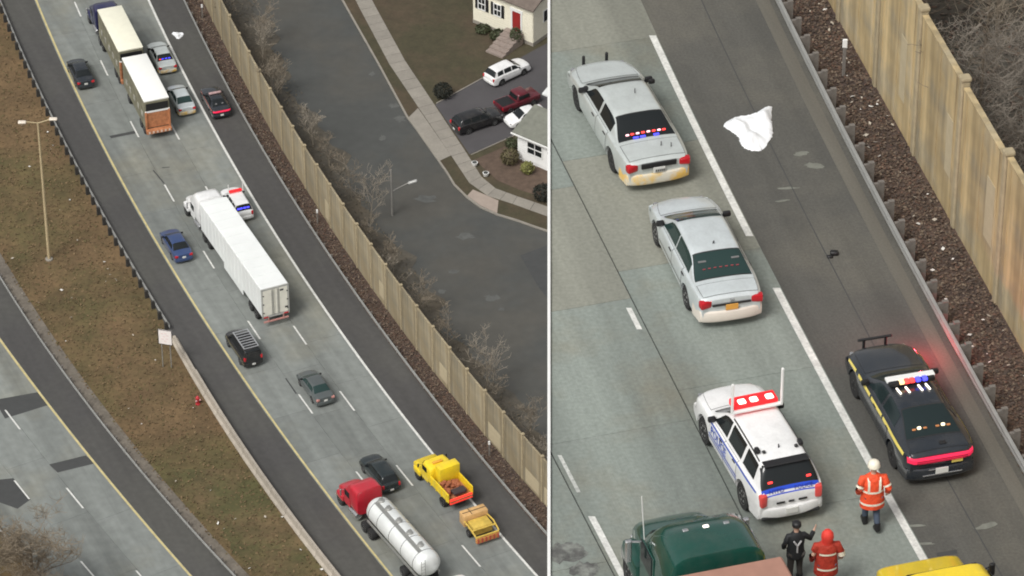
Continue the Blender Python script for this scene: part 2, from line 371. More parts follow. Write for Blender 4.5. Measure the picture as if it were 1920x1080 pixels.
# ---- noise wall
def noise_wall(label, f, y0, y1, z0, step, h, patches=(), seed=1, mat=m_wall, bat=5, seam=.06):
    rr = random.Random(seed); g = thing('noise_wall', label, 'wall')
    pts = walk(f, y0, y1, step); L = step
    pm = MB(); pm.box((L / 2, 0, h / 2 - .2), (L - .30, .12, h + .4))
    for i in range(bat): pm.box((.45 + i * (L - .9) / max(1, bat - 1), .068, h / 2 - .2), (.05, .016, h + .36))
    pm.box((L / 2, 0, h + .03), (L - .3, .17, .06)); pme = pm.mesh('panel', mat)
    qm = MB(); qm.rbox((0, 0, h / 2 - .1), (.24, .26, h + .42), .04, 1); qm.rbox((0, 0, h + .16), (.29, .31, .14), .05, 2); qme = qm.mesh('post', m_wallpost)
    for i, (a, b) in enumerate(zip(pts[:-1], pts[1:])):
        d = Vector((b[0] - a[0], b[1] - a[1])); rz = math.atan2(d.y, d.x)
        o = link('panel', pme, g); o.location = (a[0], a[1], z0 + rr.uniform(-.10, .06)); o.rotation_euler = (0, 0, rz)
        o = link('post', qme, g); o.location = (a[0], a[1], z0); o.rotation_euler = (0, 0, rz)
        for (k, u0, u1, v0, v1) in patches:
            if k == i:
                m2 = MB().box(((u0 + u1) / 2, 0, (v0 + v1) / 2), (u1 - u0, .012, v1 - v0)); p = m2.build('repainted_patch', m_wallpatch, g)
                c, s_ = math.cos(rz), math.sin(rz); p.location = (a[0] - s_ * .068, a[1] + c * .068, z0); p.rotation_euler = (0, 0, rz)
    return pts
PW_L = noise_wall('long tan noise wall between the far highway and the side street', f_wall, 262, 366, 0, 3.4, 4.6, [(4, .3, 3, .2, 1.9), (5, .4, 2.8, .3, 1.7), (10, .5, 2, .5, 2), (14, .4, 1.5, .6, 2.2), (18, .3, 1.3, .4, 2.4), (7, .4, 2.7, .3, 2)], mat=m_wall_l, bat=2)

# ---- the side street and the house lots
CURB = [(-27.3, 377), (-19.4, 353), (-16.2, 343.5), (-13.25, 334.4), (-12.52, 332.8), (-10.21, 327.2), (-9.38, 325.16), (-8.66, 323.16), (-7.48, 321.16), (-6.22, 319.53), (-4.66, 318.34), (-2.87, 317.4), (-1.27, 316.39), (.1, 315.6), (6, 312.6), (60, 285)]
flat('street', [(f_wall(y) + 3.0, y) for y in arange(380, 255, 30)] + [(60, 250), (60, 380)], .03, .02, m_street, kind='structure')
strip('brush_verge', off(f_wall, .25), lambda y: f_wall(y) + 4.6 + .7 * math.sin(y * .31) + .5 * math.sin(y * .83) + .4 * math.sin(y * 1.9), 250, 380, .06, m_brush, n=160, kind='structure')
flat('side_road_surface', [(-2.6, 312), (-.9, 307), (-.1, 305.4), (6, 298), (30, 290), (30, 296), (6, 311.5), (-.12, 313.6)], .036, .004, m_patch, kind='structure')
flat('lawn', CURB + [(60, 380), (-28, 380)], .13, .13, m_lawn, kind='structure')
for (x, y, a, b, rz) in ((-14.6, 336.5, .5, .3, .4), (-13.9, 334.2, .7, .35, .2), (-15.5, 331.0, .35, .3, 0), (-11.2, 321.0, 1.1, .4, .1), (-7.5, 315.0, .9, .35, .3), (-5.0, 305.5, .8, .3, .2), (-4.2, 303.8, .3, .2, 0), (-9.5, 306.5, .4, .25, 0), (-16.8, 342.0, .3, .25, 0), (-8.4, 309.5, .6, .2, .5)):
    k = 16; r2 = random.Random(int(x * 10)); pl = [(x + a * math.cos(6.2832 * i / k + rz) * r2.uniform(.5, 1.2), y + b * 1.7 * math.sin(6.2832 * i / k + rz) * r2.uniform(.5, 1.2)) for i in range(k)]
    tag(flat('pavement_scuff', pl, .0345, .003, M('street_scuff', (.098, .10, .094), .9, var=.25, nscale=1.5)), kind='structure')
cb = MB(); 
for a, b in zip(CURB[:-1], CURB[1:]):
    d = Vector((b[0] - a[0], b[1] - a[1])); l = d.length
    cb.box(((a[0] + b[0]) / 2, (a[1] + b[1]) / 2, .085), (l + .02, .17, .15), math.atan2(d.y, d.x))
kerb = cb.build('kerb', m_walk); kerb['kind'] = 'structure'
WIN = [(-24.6, 374), (-18.33, 353.4), (-15.23, 343.6), (-12.25, 336.0), (-9.0, 327.8), (-7.3, 323.4), (-5.6, 321.3), (-3.32, 320), (-.17, 318), (6, 314.6)]
WOUT = [(-23.1, 374.5), (-16.9, 354.0), (-13.75, 344.2), (-10.85, 336.7), (-7.7, 328.5), (-6.2, 324.4), (-4.9, 322.5), (-2.9, 321.2), (.3, 319.3), (6.4, 316)]
wk = flat('sidewalk', WIN + WOUT[::-1], .134, .01, m_bed, kind='structure')
for (a, b, c, d) in zip(WIN[:-1], WIN[1:], WOUT[:-1], WOUT[1:]):
    l = math.dist(a, b); n = max(1, round(l / 1.5))
    for i in range(n):
        t0, t1 = (i + .012) / n, (i + .988) / n
        lp = lambda p, q, t: (p[0] + (q[0] - p[0]) * t, p[1] + (q[1] - p[1]) * t)
        flat('paving_slab', [lp(a, b, t0), lp(a, b, t1), lp(c, d, t1), lp(c, d, t0)], .155, .02, m_walk, wk)
flat('driveway_apron', [(-13.2, 334.2), (-12.3, 335.9), (-9.05, 327.9), (-10.1, 327.0)], .162, .02, m_walk, kind='structure')
flat('corner_ramp', [(-7.45, 321.3), (-6.95, 322.3), (-4.6, 320.5), (-4.7, 318.5), (-6.2, 319.7)], .162, .02, M('pinkish_concrete', (.34, .28, .235), .85, var=.1), kind='structure')
drv = flat('driveway', [(-10.7, 336.5), (-1.5, 346.0), (6, 353.5), (12, 353), (12, 343), (-2.95, 331.5), (-7.35, 328.1)], .150, .02, m_drive, kind='structure')
for a, b in (((-10.6, 336.7), (-6.3, 341.1)), ((-7.2, 328.0), (-2.9, 331.5))):
    d = Vector((b[0] - a[0], b[1] - a[1])); k = MB().box(((a[0] + b[0]) / 2, (a[1] + b[1]) / 2, .16), (d.length, .1, .08), math.atan2(d.y, d.x)).build('edging', m_walk, drv)

# ---- houses (one local frame: u along the front wall, v into the lot)
UX, UY = .80, -.60
def hp(o, u, v, z): return (o[0] + u * UX - v * UY, o[1] + u * UY + v * UX, z)
HRZ = math.atan2(UY, UX)
def hbox(mbx, o, u, v, z, d): mbx.box(hp(o, u, v, z), d, HRZ)
m_siding = M('cream_siding', (.80, .76, .62), .7, var=.05); m_sidw = M('white_siding', (.82, .82, .80), .7, var=.05)
m_shing = M('brown_shingle', (.15, .12, .10), .9, var=.25, nscale=2); m_shing2 = M('grey_green_shingle', (.17, .175, .145), .9, var=.2, nscale=2)
m_door = M('red_door', (.28, .02, .02), .5); m_step = M('brick_step', (.27, .22, .19), .85, var=.2, nscale=3)
def clap(mbx, o, u0, u1, v, z0, z1, vdir=0):
    z = z0
    while z < z1 - .01:     # lapped boards
        zt = min(z + .25, z1)
        if vdir == 0: hbox(mbx, o, (u0 + u1) / 2, v, (z + zt) / 2, (u1 - u0, .04, zt - z - .025))
        else: hbox(mbx, o, u0, v, (z + zt) / 2, (.04, u1, zt - z - .025))
        z = zt
def hwindow(parent, o, u, v, z, wd, ht, shutters=True):
    fr = MB()
    for du in (-wd / 2, wd / 2): hbox(fr, o, u + du, v - .06, z, (.09, .08, ht + .09))
    for dz in (-ht / 2, 0, ht / 2): hbox(fr, o, u, v - .06, z + dz, (wd, .08, .08))
    hbox(fr, o, u, v - .06, z, (.06, .06, ht))
    f = fr.build('window', m_white, parent)
    for du in (-wd / 4, wd / 4):
        for dz in (-ht / 4, ht / 4):
            p = MB(); hbox(p, o, u + du, v - .04, z + dz, (wd / 2 - .06, .02, ht / 2 - .06)); p.build('pane', m_glass, f)
    if shutters:
        for du in (-wd / 2 - .22, wd / 2 + .22):
            s = MB(); hbox(s, o, u + du, v - .05, z, (.3, .05, ht + .1)); s.build('shutter', m_black, parent)
o1 = (-7.3, 351.1)
h = thing('house', 'cream sided house with a red front door and brick steps, top of the lot', 'house')
wm = MB(); hbox(wm, o1, 3.6, 4.5, 2.2, (7.2, 9, 4.4)); clap(wm, o1, 0, 7.2, -.03, .5, 4.35); clap(wm, o1, 7.23, 9, 4.5, .5, 4.35, 1); wm.build('wall', m_siding, h)
fm = MB(); hbox(fm, o1, 3.6, 4.5, .25, (7.3, 9.1, .5)); fm.build('foundation', m_walk, h)
rm = MB(); A = [hp(o1, u, v, z) for u, v, z in ((-.4, -.5, 4.3), (7.6, -.5, 4.3), (7.6, 4.5, 6.6), (-.4, 4.5, 6.6), (7.6, 9.5, 4.3), (-.4, 9.5, 4.3))]
A += [(x, y, z + .15) for x, y, z in A]
rm.add(A, [(6, 7, 8, 9), (9, 8, 10, 11), (0, 3, 2, 1), (3, 5, 4, 2), (0, 1, 7, 6), (1, 2, 8, 7), (2, 4, 10, 8), (4, 5, 11, 10), (5, 3, 9, 11), (3, 0, 6, 9)]); rm.build('roof', m_shing, h)
for u in (1.1, 3.0): hwindow(h, o1, u, -.05, 2.7, .85, 1.3)
for v in (2.0, 5.0):
    wd = MB(); hbox(wd, o1, 7.27, v, 2.7, (.06, .9, 1.3)); f = wd.build('window', m_white, h); p = MB(); hbox(p, o1, 7.31, v, 2.7, (.03, .75, 1.15)); p.build('pane', m_glass, f)
dm = MB(); hbox(dm, o1, 5.3, -.06, 2.25, (.95, .08, 2.1)); dd = dm.build('door', m_door, h)
fm = MB(); hbox(fm, o1, 4.72, -.09, 2.35, (.16, .1, 2.4)); hbox(fm, o1, 5.88, -.09, 2.35, (.16, .1, 2.4)); hbox(fm, o1, 5.3, -.09, 3.5, (1.5, .14, .3)); fm.build('door_frame', m_white, dd)
for i in range(6):
    s = MB(); hbox(s, o1, 5.2, -.5 - i * .55, (1.2 - i * .19) / 2 + .06, (2.0, .56, 1.2 - i * .19)); s.build('step', m_step, h)
o2 = (-2.85, 327.4)
h = thing('house', 'bright white house with grey green porch roof, right beside the deck edge', 'house')
wm = MB(); hbox(wm, o2, 5, 1.5, 1.6, (10, 3, 3.2)); hbox(wm, o2, 6.0, 7.0, 3.1, (9.6, 8, 6.2)); hbox(wm, o2, 5.6, 12.5, 2.4, (11, 3, 4.8))
clap(wm, o2, 0, 10, -.03, .4, 3.1); clap(wm, o2, 1.3, 10, 2.97, 3.2, 6.1); clap(wm, o2, -.03, 3, 1.5, .4, 3.1, 1); clap(wm, o2, 1.17, 7.8, 7, 3.2, 6.1, 1); wm.build('wall', m_sidw, h)
rm = MB(); A = [hp(o2, u, v, z) for u, v, z in ((-.35, -.45, 3.1), (10.4, -.45, 3.1), (10.4, 3.0, 4.3), (-.35, 3.0, 4.3))]; A += [(x, y, z + .14) for x, y, z in A]
rm.add(A, [(0, 3, 2, 1), (4, 5, 6, 7), (0, 1, 5, 4), (1, 2, 6, 5), (2, 3, 7, 6), (3, 0, 4, 7)]); rm.build('porch_roof', m_shing2, h)
rm = MB(); A = [hp(o2, u, v, z) for u, v, z in ((.8, 2.6, 6.1), (11.2, 2.6, 6.1), (11.2, 7, 7.6), (.8, 7, 7.6), (11.2, 11.4, 6.1), (.8, 11.4, 6.1))]; A += [(x, y, z + .15) for x, y, z in A]
rm.add(A, [(6, 7, 8, 9), (9, 8, 10, 11), (0, 3, 2, 1), (3, 5, 4, 2), (0, 1, 7, 6), (1, 2, 8, 7), (2, 4, 10, 8), (4, 5, 11, 10), (5, 3, 9, 11), (3, 0, 6, 9)]); rm.build('roof', M('pale_roof', (.62, .63, .62), .8, var=.08), h)
hwindow(h, o2, 2.0, -.05, 1.95, 1.7, 1.3, False); hwindow(h, o2, 2.6, 2.95, 5.1, .8, 1.1, False)
gm = MB(); hbox(gm, o2, 5, -.5, 3.07, (10.9, .12, .12)); gm.build('gutter', m_white, h)

# ------------------------------------------------------------------ upper deck: the same kind of highway, near the camera
DZ = 153.6; KD = (90, 1)
g_whi = P(70, 112, [.00127, -.26126, 6.42702], KD); g_j1 = P(60, 120, [-.27918, 2.48326], KD); g_j2 = P(60, 120, [-.3161, -1.68793], KD)
g_rail = P(70, 112, [.00117, -.24247, 10.03394], KD); g_wall = P(60, 130, [-.2386, 12.02], KD)
DX1 = 27; DY0, DY1 = 64, 122
dk = MB().box((DX1 / 2, (DY0 + DY1) / 2, DZ - 1.3), (DX1, DY1 - DY0, 2.5)).build('elevated_deck', m_barr); dk['kind'] = 'structure'
cp = MB().box((-.003, (DY0 + DY1) / 2, DZ - .15), (.078, DY1 - DY0, .6)).build('divider_coping', m_white, dk)  # white strip added as divider between the two views, set along the deck edge
for y in (72, 93, 114):
    o = MB().loft([[(13 + a * 2.2 * k, y + b * 1.3 * k, z) for a, b in ((-1, -1), (1, -1), (1, 1), (-1, 1))] for z, k in ((-1, 1.6), (100, 1.15), (DZ - 2.55, 1))]).build('pier', m_barr, dk)
LO = .05
road3 = strip('deck_road', lambda y: LO, off(g_whi, .13), DY0 + .5, DY1 - .5, DZ + .02, m_bed, n=40, kind='structure', lo=LO)
def slabs_r(fa, fb, y0, step, name='concrete_slab'):
    n = int((DY1 - 1 - y0) / step)
    for i in range(n):
        ya = y0 + i * step + .006; yb = ya + step - .012
        def pt(f, y, ref=g_j1): 
            s = .27; return (f(y + s * (f(y) - ref(y))), y + s * (f(y) - ref(y)))
        poly = clip([pt(fa, ya), pt(fb, ya), pt(fb, (ya + yb) / 2), pt(fb, yb), pt(fa, yb), pt(fa, (ya + yb) / 2)], LO)
        if len(poly) >= 3: flat(name, poly, DZ + .06, .04, m_conc_o if ya > 101 or 90.5 < (ya + yb) / 2 < 95.7 else m_conc_r, road3)
slabs_r(off(g_j1, .018), off(g_whi, .11), 66.1, 5.25); slabs_r(off(g_j2, .018), off(g_j1, -.018), 64.9, 5.25); slabs_r(off(g_j2, -4), off(g_j2, -.018), 65.5, 5.25)
for a, b in ((64.6, 91.6), (94.0, 104.1)): strip('edge_line', off(g_whi, -.12), off(g_whi, .08), a, b, DZ + .068, m_wline, road3, th=.005, n=30)
m_worn = M('worn_marking', (.45, .46, .43), .8, var=.3, nscale=5, fine=.25, fscale=12)
strip('lane_dash', off(g_j1, -.27), off(g_j1, -.13), 89.75, 90.7, DZ + .068, m_wline, road3, th=.005, n=3)
strip('lane_dash', off(g_j2, .10), off(g_j2, .27), 77.2, 81.95, DZ + .068, m_wline, road3, th=.005, n=5)
strip('lane_dash', off(g_j2, .13), off(g_j2, .23), 82.9, 84.4, DZ + .068, m_worn, road3, th=.005, n=5)
rr = random.Random(3)
blot = lambda cx, cy, a, b, rz, k=14: [(cx + (a * math.cos(2 * math.pi * i / k) * math.cos(rz) - b * math.sin(2 * math.pi * i / k) * math.sin(rz)) * rr.uniform(.7, 1.2), cy + (a * math.cos(2 * math.pi * i / k) * math.sin(rz) + b * math.sin(2 * math.pi * i / k) * math.cos(rz)) * rr.uniform(.7, 1.2)) for i in range(k)]
m_stain = M('oil_stain', (.10, .10, .095), .9, var=.3, nscale=4, fine=.2, fscale=9, tint=(.20, .21, .19), tscale=3, tlo=.45, thi=.62)
for i, c in enumerate(((.45, 80.55, .5, .42, .2, 26), (.85, 79.9, .35, .3, .2, 26))):
    pl = clip(blot(*c), LO + .01); flat('oil_stain', pl, DZ + .0645 + .0012 * i, .001, m_stain, road3)
shoulder = strip('deck_shoulder', off(g_whi, .115), off(g_rail, .22), DY0 + .5, DY1 - .5, DZ + .05, m_asph_r, n=40, kind='structure')
strip('pavement_seam', lambda y: g_whi(y) * .52 + g_rail(y) * .48, lambda y: g_whi(y) * .52 + g_rail(y) * .48 + .03, 66, 120, DZ + .055, m_patch, shoulder, th=.004, n=30)
strip('gutter', off(g_rail, -.42), off(g_rail, -.03), DY0 + .5, DY1 - .5, DZ + .058, M('gutter_dust', (.125, .117, .098), .9, var=.22, nscale=1.5, stretch=ST_R, fine=.12, fscale=20), shoulder, th=.006, n=40)
m_scuff = M('pale_scuff', (.17, .175, .15), .9, var=.3, nscale=4)
for c in ((6.95, 98.0, .22, .12, .3), (7.3, 97.4, .28, .16, -.2), (6.5, 96.3, .3, .06, .1), (6.35, 95.7, .2, .05, .2), (8.95, 81.6, .28, .05, .05), (9.1, 80.9, .3, .05, .05), (10.7, 81.6, .3, .10, .4)):
    flat('scuff_mark', blot(*c), DZ + .0545, .003, m_scuff, shoulder)
for y in (78.2, 78.75, 79.3, 79.85, 80.4):        # rumble strip grooves next to the edge line
    flat('rumble_groove', [(g_whi(y) + .35, y), (g_whi(y) + .85, y + .12), (g_whi(y) + .85, y + .27), (g_whi(y) + .35, y + .15)], DZ + .0545, .003, m_patch, shoulder)
strip('deck_leaf_strip', off(g_rail, .22), off(g_wall, .1), DY0 + .5, DY1 - .5, DZ + .04, m_litter, n=40, kind='structure')
flat('deck_wood_floor', [(g_wall(y) + .1, y) for y in arange(DY0 + .5, DY1 - .5, 20)] + [(DX1 - .1, DY1 - .5), (DX1 - .1, DY0 + .5)], DZ + .05, .05, m_brush, kind='structure')
g = thing('guardrail', 'near steel guardrail on closely set grey posts beside the police cars', 'guardrail')
wbeam(g, g_rail, 66, 120, DZ + .03, 2, n=60, face=-1, h=.27)
me_postr = MB().box((0, 0, .38), (.11, .16, .80)).box((0, .13, .56), (.09, .14, .34)).mesh('post', m_wpost); posts(g, g_rail, 67, 119, .95, me_postr, DZ + .03, dx=.24)
noise_wall('near tan noise wall with weathered panels, upper right, in front of the bare wood', g_wall, 70, 119, DZ + .05, 3.6, 4.55, [(6, .6, 1.25, 1.3, 3.2), (5, .7, 1.5, .9, 2.7), (7, .5, 1.0, 1.2, 3.0), (8, 1.0, 1.5, 1.0, 3.0), (4, .6, 1.7, 1.0, 2.6)], seed=5, bat=3)

# ------------------------------------------------------------------ vehicles: lofted bodies
def pchip(pts):
    pts = sorted(pts); X = [p[0] for p in pts]; Y = [p[1] for p in pts]; n = len(X)
    if n == 1: return lambda x: Y[0]
    h = [X[i + 1] - X[i] for i in range(n - 1)]; d = [(Y[i + 1] - Y[i]) / h[i] for i in range(n - 1)]
    m = [d[0]] + [0 if d[i - 1] * d[i] <= 0 else (h[i - 1] + h[i]) * 3 / ((2 * h[i] + h[i - 1]) / d[i - 1] + (h[i] + 2 * h[i - 1]) / d[i]) if True else 0 for i in range(1, n - 1)] + [d[-1]]
    def f(x):
        if x <= X[0]: return Y[0]
        if x >= X[-1]: return Y[-1]
        i = 0
        while x > X[i + 1]: i += 1
        t = (x - X[i]) / h[i]
        return Y[i] * (1 + 2 * t) * (1 - t) ** 2 + h[i] * m[i] * t * (1 - t) ** 2 + Y[i + 1] * t * t * (3 - 2 * t) + h[i] * m[i + 1] * t * t * (t - 1)
    return f
class Loft:
    def __init__(s, sp):
        s.sp = sp; s.c = {k: pchip(v) for k, v in sp.items() if isinstance(v, list)}; s.memo = {}
    def ctrl(s, x):
        if x in s.memo: return s.memo[x]
        c = s.c; w = c['w'](x); zb = c['zb'](x); zt = c['zt'](x); zl = min(c['zl'](x), zt - .03); wt = min(c['wt'](x), w * .93); e = s.sp.get('edge', .045)
        wg = max(w * .885, wt + .005)
        r = [(0, zb), (w * .86, zb), (w * .975, zb + .13), (w, zb + .5 * (zl - zb)), (w * .97, zl - .03), (wg, zl + .012), (wt, zt - e), (wt * .55, zt - .008), (0, zt)]
        s.memo[x] = r; return r
    def S(s, x, t, side=1):
        r = s.ctrl(x); Y = Z = 0
        for o in (-.26, -.13, 0, .13, .26):
            u = t + o; sg = 1
            if u < 0: u = -u; sg = -1
            if u > 8: u = 16 - u; sg = -1
            i = min(int(u), 7); k = u - i
            Y += sg * (r[i][0] * (1 - k) + r[i + 1][0] * k); Z += r[i][1] * (1 - k) + r[i + 1][1] * k
        return Vector((x, side * Y / 5, Z / 5))
    def pt(s, x, t, side, off):
        p = s.S(x, t, side)
        if not off: return p
        a = s.S(x + .03, t, side) - s.S(x - .03, t, side); b = s.S(x, min(t + .06, 8), side) - s.S(x, t - .06, side)
        n = a.cross(b) * side
        if n.length < 1e-9: return p
        n.normalize()
        if n.z < -.5 or (n.y * side < 0 and abs(n.y) > .5): n = -n
        return p + n * off
    def body(s):
        sp = s.sp; xf, xr = sp['xf'], sp['xr']; N = sp.get('nx', 44)
        xs = sorted(set([xr + (xf - xr) * (.5 - .5 * math.cos(math.pi * i / N)) * 1.0 for i in range(N + 1)] + [xr + (xf - xr) * i / N for i in range(N + 1)]))
        ts = [i * .25 for i in range(33)]
        rings = [[s.S(x, t, 1) for t in ts] + [s.S(x, t, -1) for t in ts[-2:0:-1]] for x in xs]
        m = MB(); m.loft(rings, cap=False); n = len(rings[0])
        for k, r in ((0, rings[0]), (len(rings) - 1, rings[-1])):
            c = sum(r, Vector()) / n; o = len(m.v); m.v.append(tuple(c))
            for j in range(n): m.f.append((k * n + j, k * n + (j + 1) % n, o)); m.mi.append(0)
        return m
    def patch(s, m, xa, xb, ta, tb, side, off, nx=10, nt=5, sl0=0, sl1=0):
        """piece of the skin on one flank; sl0/sl1 lean the front and rear edges"""
        rows = []
        for j in range(nt + 1):
            k = j / nt; t = ta + (tb - ta) * k; a = xa + sl0 * k; b = xb + sl1 * k
            rows.append([s.pt(a + (b - a) * i / nx, t, side, off) for i in range(nx + 1)])
        m.grid(rows); return m
    def top(s, m, xa, xb, te, off, nx=8, nt=12, te2=None):
        rows = []
        for i in range(nx + 1):
            k = i / nx; x = xa + (xb - xa) * k; e = te + ((te2 if te2 is not None else te) - te) * k; row = []
            for j in range(-nt // 2, nt // 2 + 1):
                q = j / (nt // 2); row.append(s.pt(x, 8 - abs(q) * (8 - e), 1 if q >= 0 else -1, off))
            rows.append(row)
        m.grid(rows); return m

def arches(me, wheels, r):
    o = bpy.data.objects.new('tmp', me); COL.objects.link(o); cm = MB()
    for x, y in wheels: cm.lathe([(r, (y - .34) if y > 0 else (y - .5)), (r, (y + .5) if y > 0 else (y + .34))], (x, 0, r * .93), 'y', 24)
    cme = cm.mesh('cut', m_black); c = bpy.data.objects.new('cut', cme); COL.objects.link(c)
    md = o.modifiers.new('b', 'BOOLEAN'); md.operation = 'DIFFERENCE'; md.object = c; md.solver = 'EXACT'
    bpy.context.view_layer.update(); dg = bpy.context.evaluated_depsgraph_get()
    res = bpy.data.meshes.new_from_object(o.evaluated_get(dg))
    bpy.data.objects.remove(o); bpy.data.objects.remove(c); sm(res, 32); return res

SPEC = {}
SPEC['cruiser'] = dict(xf=2.68, xr=-2.62, wb=(1.62, -1.42), wr=.345, tr=.80,
    w=[(2.68, .70), (2.58, .82), (2.2, .94), (1, .985), (-1.5, .985), (-2.3, .94), (-2.55, .88), (-2.62, .84)],
    zb=[(2.68, 0.28), (2.3, 0.19), (-2.2, 0.19), (-2.62, 0.30)],
    zt=[(2.68, .70), (2.55, .80), (2.0, .90), (1.48, .98), (1.35, 1.02), (.66, 1.37), (.44, 1.445), (.1, 1.475), (-.66, 1.47), (-.94, 1.42), (-1.66, 1.09), (-1.9, 1.065), (-2.45, 1.045), (-2.58, 1.0), (-2.62, .96)],
    zl=[(2.68, .60), (2.3, .75), (1.2, .95), (0, .96), (-1.6, .985), (-2.5, .95), (-2.62, .88)],
    wt=[(2.68, .5), (2.3, .70), (1.38, .82), (.54, .68), (-.9, .68), (-1.7, .83), (-2.5, .80), (-2.62, .74)],
    ws=(1.33, .54), rw=(-.95, -1.63), sw=((1.08, -.08, -.42), (-.20, -1.08, .0)), hood=(2.45, 1.47), lid=(-1.80, -2.5))
SPEC['sedan'] = dict(xf=2.52, xr=-2.46, wb=(1.52, -1.36), wr=.335, tr=.77,
    w=[(2.52, .58), (2.42, .74), (2.1, .88), (1, .93), (-1.5, .93), (-2.2, .88), (-2.4, .82), (-2.46, .78)],
    zb=[(2.52, 0.28), (2.2, 0.18), (-2.0, 0.18), (-2.46, 0.30)],
    zt=[(2.52, .68), (2.35, .78), (1.9, .90), (1.50, .98), (1.37, 1.02), (.60, 1.40), (.36, 1.475), (0, 1.50), (-.72, 1.49), (-1.02, 1.43), (-1.74, 1.11), (-2.0, 1.09), (-2.3, 1.07), (-2.42, 1.02), (-2.46, .97)],
    zl=[(2.52, .58), (2.2, .74), (1.2, .93), (0, .95), (-1.6, 1.0), (-2.35, .97), (-2.46, .88)],
    wt=[(2.52, .4), (2.2, .64), (1.38, .78), (.5, .655), (-.9, .655), (-1.78, .79), (-2.3, .76), (-2.46, .70)],
    ws=(1.35, .47), rw=(-1.02, -1.71), sw=((1.12, -.06, -.45), (-.12, -1.28, .05)), hood=(2.3, 1.48), lid=(-1.9, -2.36))
SPEC['fastback'] = dict(xf=2.52, xr=-2.48, wb=(1.55, -1.45), wr=.36, tr=.80,
    w=[(2.52, .66), (2.42, .80), (2.1, .92), (1, .955), (-.5, .95), (-1.6, .975), (-2.2, .94), (-2.42, .86), (-2.48, .82)],
    zb=[(2.52, 0.28), (2.2, 0.16), (-2.0, 0.18), (-2.48, 0.30)],
    zt=[(2.52, .74), (2.4, .84), (1.9, .95), (1.2, 1.03), (1.05, 1.05), (.25, 1.38), (0, 1.44), (-.35, 1.465), (-.8, 1.445), (-1.2, 1.37), (-1.9, 1.14), (-2.1, 1.12), (-2.35, 1.11), (-2.44, 1.06), (-2.48, 1.0)],
    zl=[(2.52, .62), (2.2, .80), (1.1, .97), (0, .98), (-1.6, 1.04), (-2.35, 1.0), (-2.48, .92)],
    wt=[(2.52, .5), (2.2, .70), (1.05, .78), (.2, .60), (-.9, .59), (-1.9, .74), (-2.35, .78), (-2.48, .74)],
    ws=(1.03, .14), rw=(-1.0, -1.86), sw=((.80, -.22, -.42), (-.34, -1.25, .12)), hood=(2.3, 1.16), lid=(-1.94, -2.38))
SPEC['suv'] = dict(xf=2.46, xr=-2.42, wb=(1.46, -1.40), wr=.385, tr=.83,
    w=[(2.46, .66), (2.36, .82), (2.05, .95), (1, .99), (-1.4, .99), (-2.1, .95), (-2.36, .90), (-2.42, .86)],
    zb=[(2.46, 0.36), (2.1, 0.26), (-2.0, 0.26), (-2.42, 0.36)],
    zt=[(2.46, .88), (2.3, 1.0), (1.9, 1.09), (1.35, 1.16), (1.22, 1.19), (.55, 1.58), (.3, 1.69), (-.1, 1.745), (-1.0, 1.75), (-1.65, 1.73), (-1.92, 1.68), (-2.28, 1.24), (-2.36, 1.13), (-2.42, 1.0)],
    zl=[(2.46, .76), (2.1, .96), (1.2, 1.08), (0, 1.10), (-1.6, 1.15), (-2.3, 1.10), (-2.42, .95)],
    wt=[(2.46, .5), (2.1, .72), (1.2, .82), (.35, .66), (-1.6, .665), (-1.95, .67), (-2.28, .78), (-2.42, .76)],
    ws=(1.18, .40), rw=(-1.93, -2.29), sw=((1.0, .02, -.45), (-.08, -.98, 0), (-1.12, -1.86, .05)), hood=(2.25, 1.32), lid=None)
SPEC['van'] = dict(xf=2.6, xr=-2.55, wb=(1.6, -1.5), wr=.36, tr=.85,
    w=[(2.6, .70), (2.45, .86), (2.1, .97), (1, 1.0), (-1.6, 1.0), (-2.4, .97), (-2.55, .93)],
    zb=[(2.6, .40), (2.2, .32), (-2.55, .38)],
    zt=[(2.6, .90), (2.45, 1.02), (1.9, 1.14), (1.7, 1.2), (1.0, 1.72), (.7, 1.88), (.3, 1.95), (-1.8, 1.95), (-2.3, 1.92), (-2.45, 1.80), (-2.55, 1.2)],
    zl=[(2.6, .78), (2.2, 1.0), (1.5, 1.12), (-2.4, 1.15), (-2.55, 1.05)],
    wt=[(2.6, .5), (2.2, .74), (1.6, .84), (.8, .76), (-2.3, .77), (-2.55, .80)],
    ws=(1.62, .80), rw=(-2.33, -2.53), sw=((1.35, .2, -.5), (.08, -.98, 0), (-1.1, -2.2, 0)), hood=(2.4, 1.85), lid=None)
LOFTS = {}; CM = {}
def wheel_meshes(r, wd=.23):
    key = ('wheel', round(r, 3), wd)
    if key not in CM:
        h = wd / 2
        t = MB().lathe([(r * .62, -h), (r * .94, -h), (r, -h * .6), (r, h * .6), (r * .94, h), (r * .62, h)], axis='y', n=20).mesh('tyre', m_tyre, 40)
        q = MB().lathe([(r * .63, h * .7), (r * .60, h * 1.02), (r * .52, h * .75), (r * .2, h * .9), (r * .12, h * 1.0)], axis='y', n=15)
        for k in range(5):
            a = 2 * math.pi * k / 5; q.box((r * .36 * math.cos(a), h * .9, r * .36 * math.sin(a)), (.05, .03, .05))
        CM[key] = (t, q.mesh('rim', m_rim, 40))
    return CM[key]
def put_wheel(root, x, y, r, rimmat=m_rim, wd=.23, z=None):
    t, q = wheel_meshes(r, wd); w_ = link('wheel', t, root); w_.location = (x, y, r if z is None else z)
    if y < 0: w_.rotation_euler = (0, 0, math.pi)
    link('rim', q, w_, rimmat); return w_
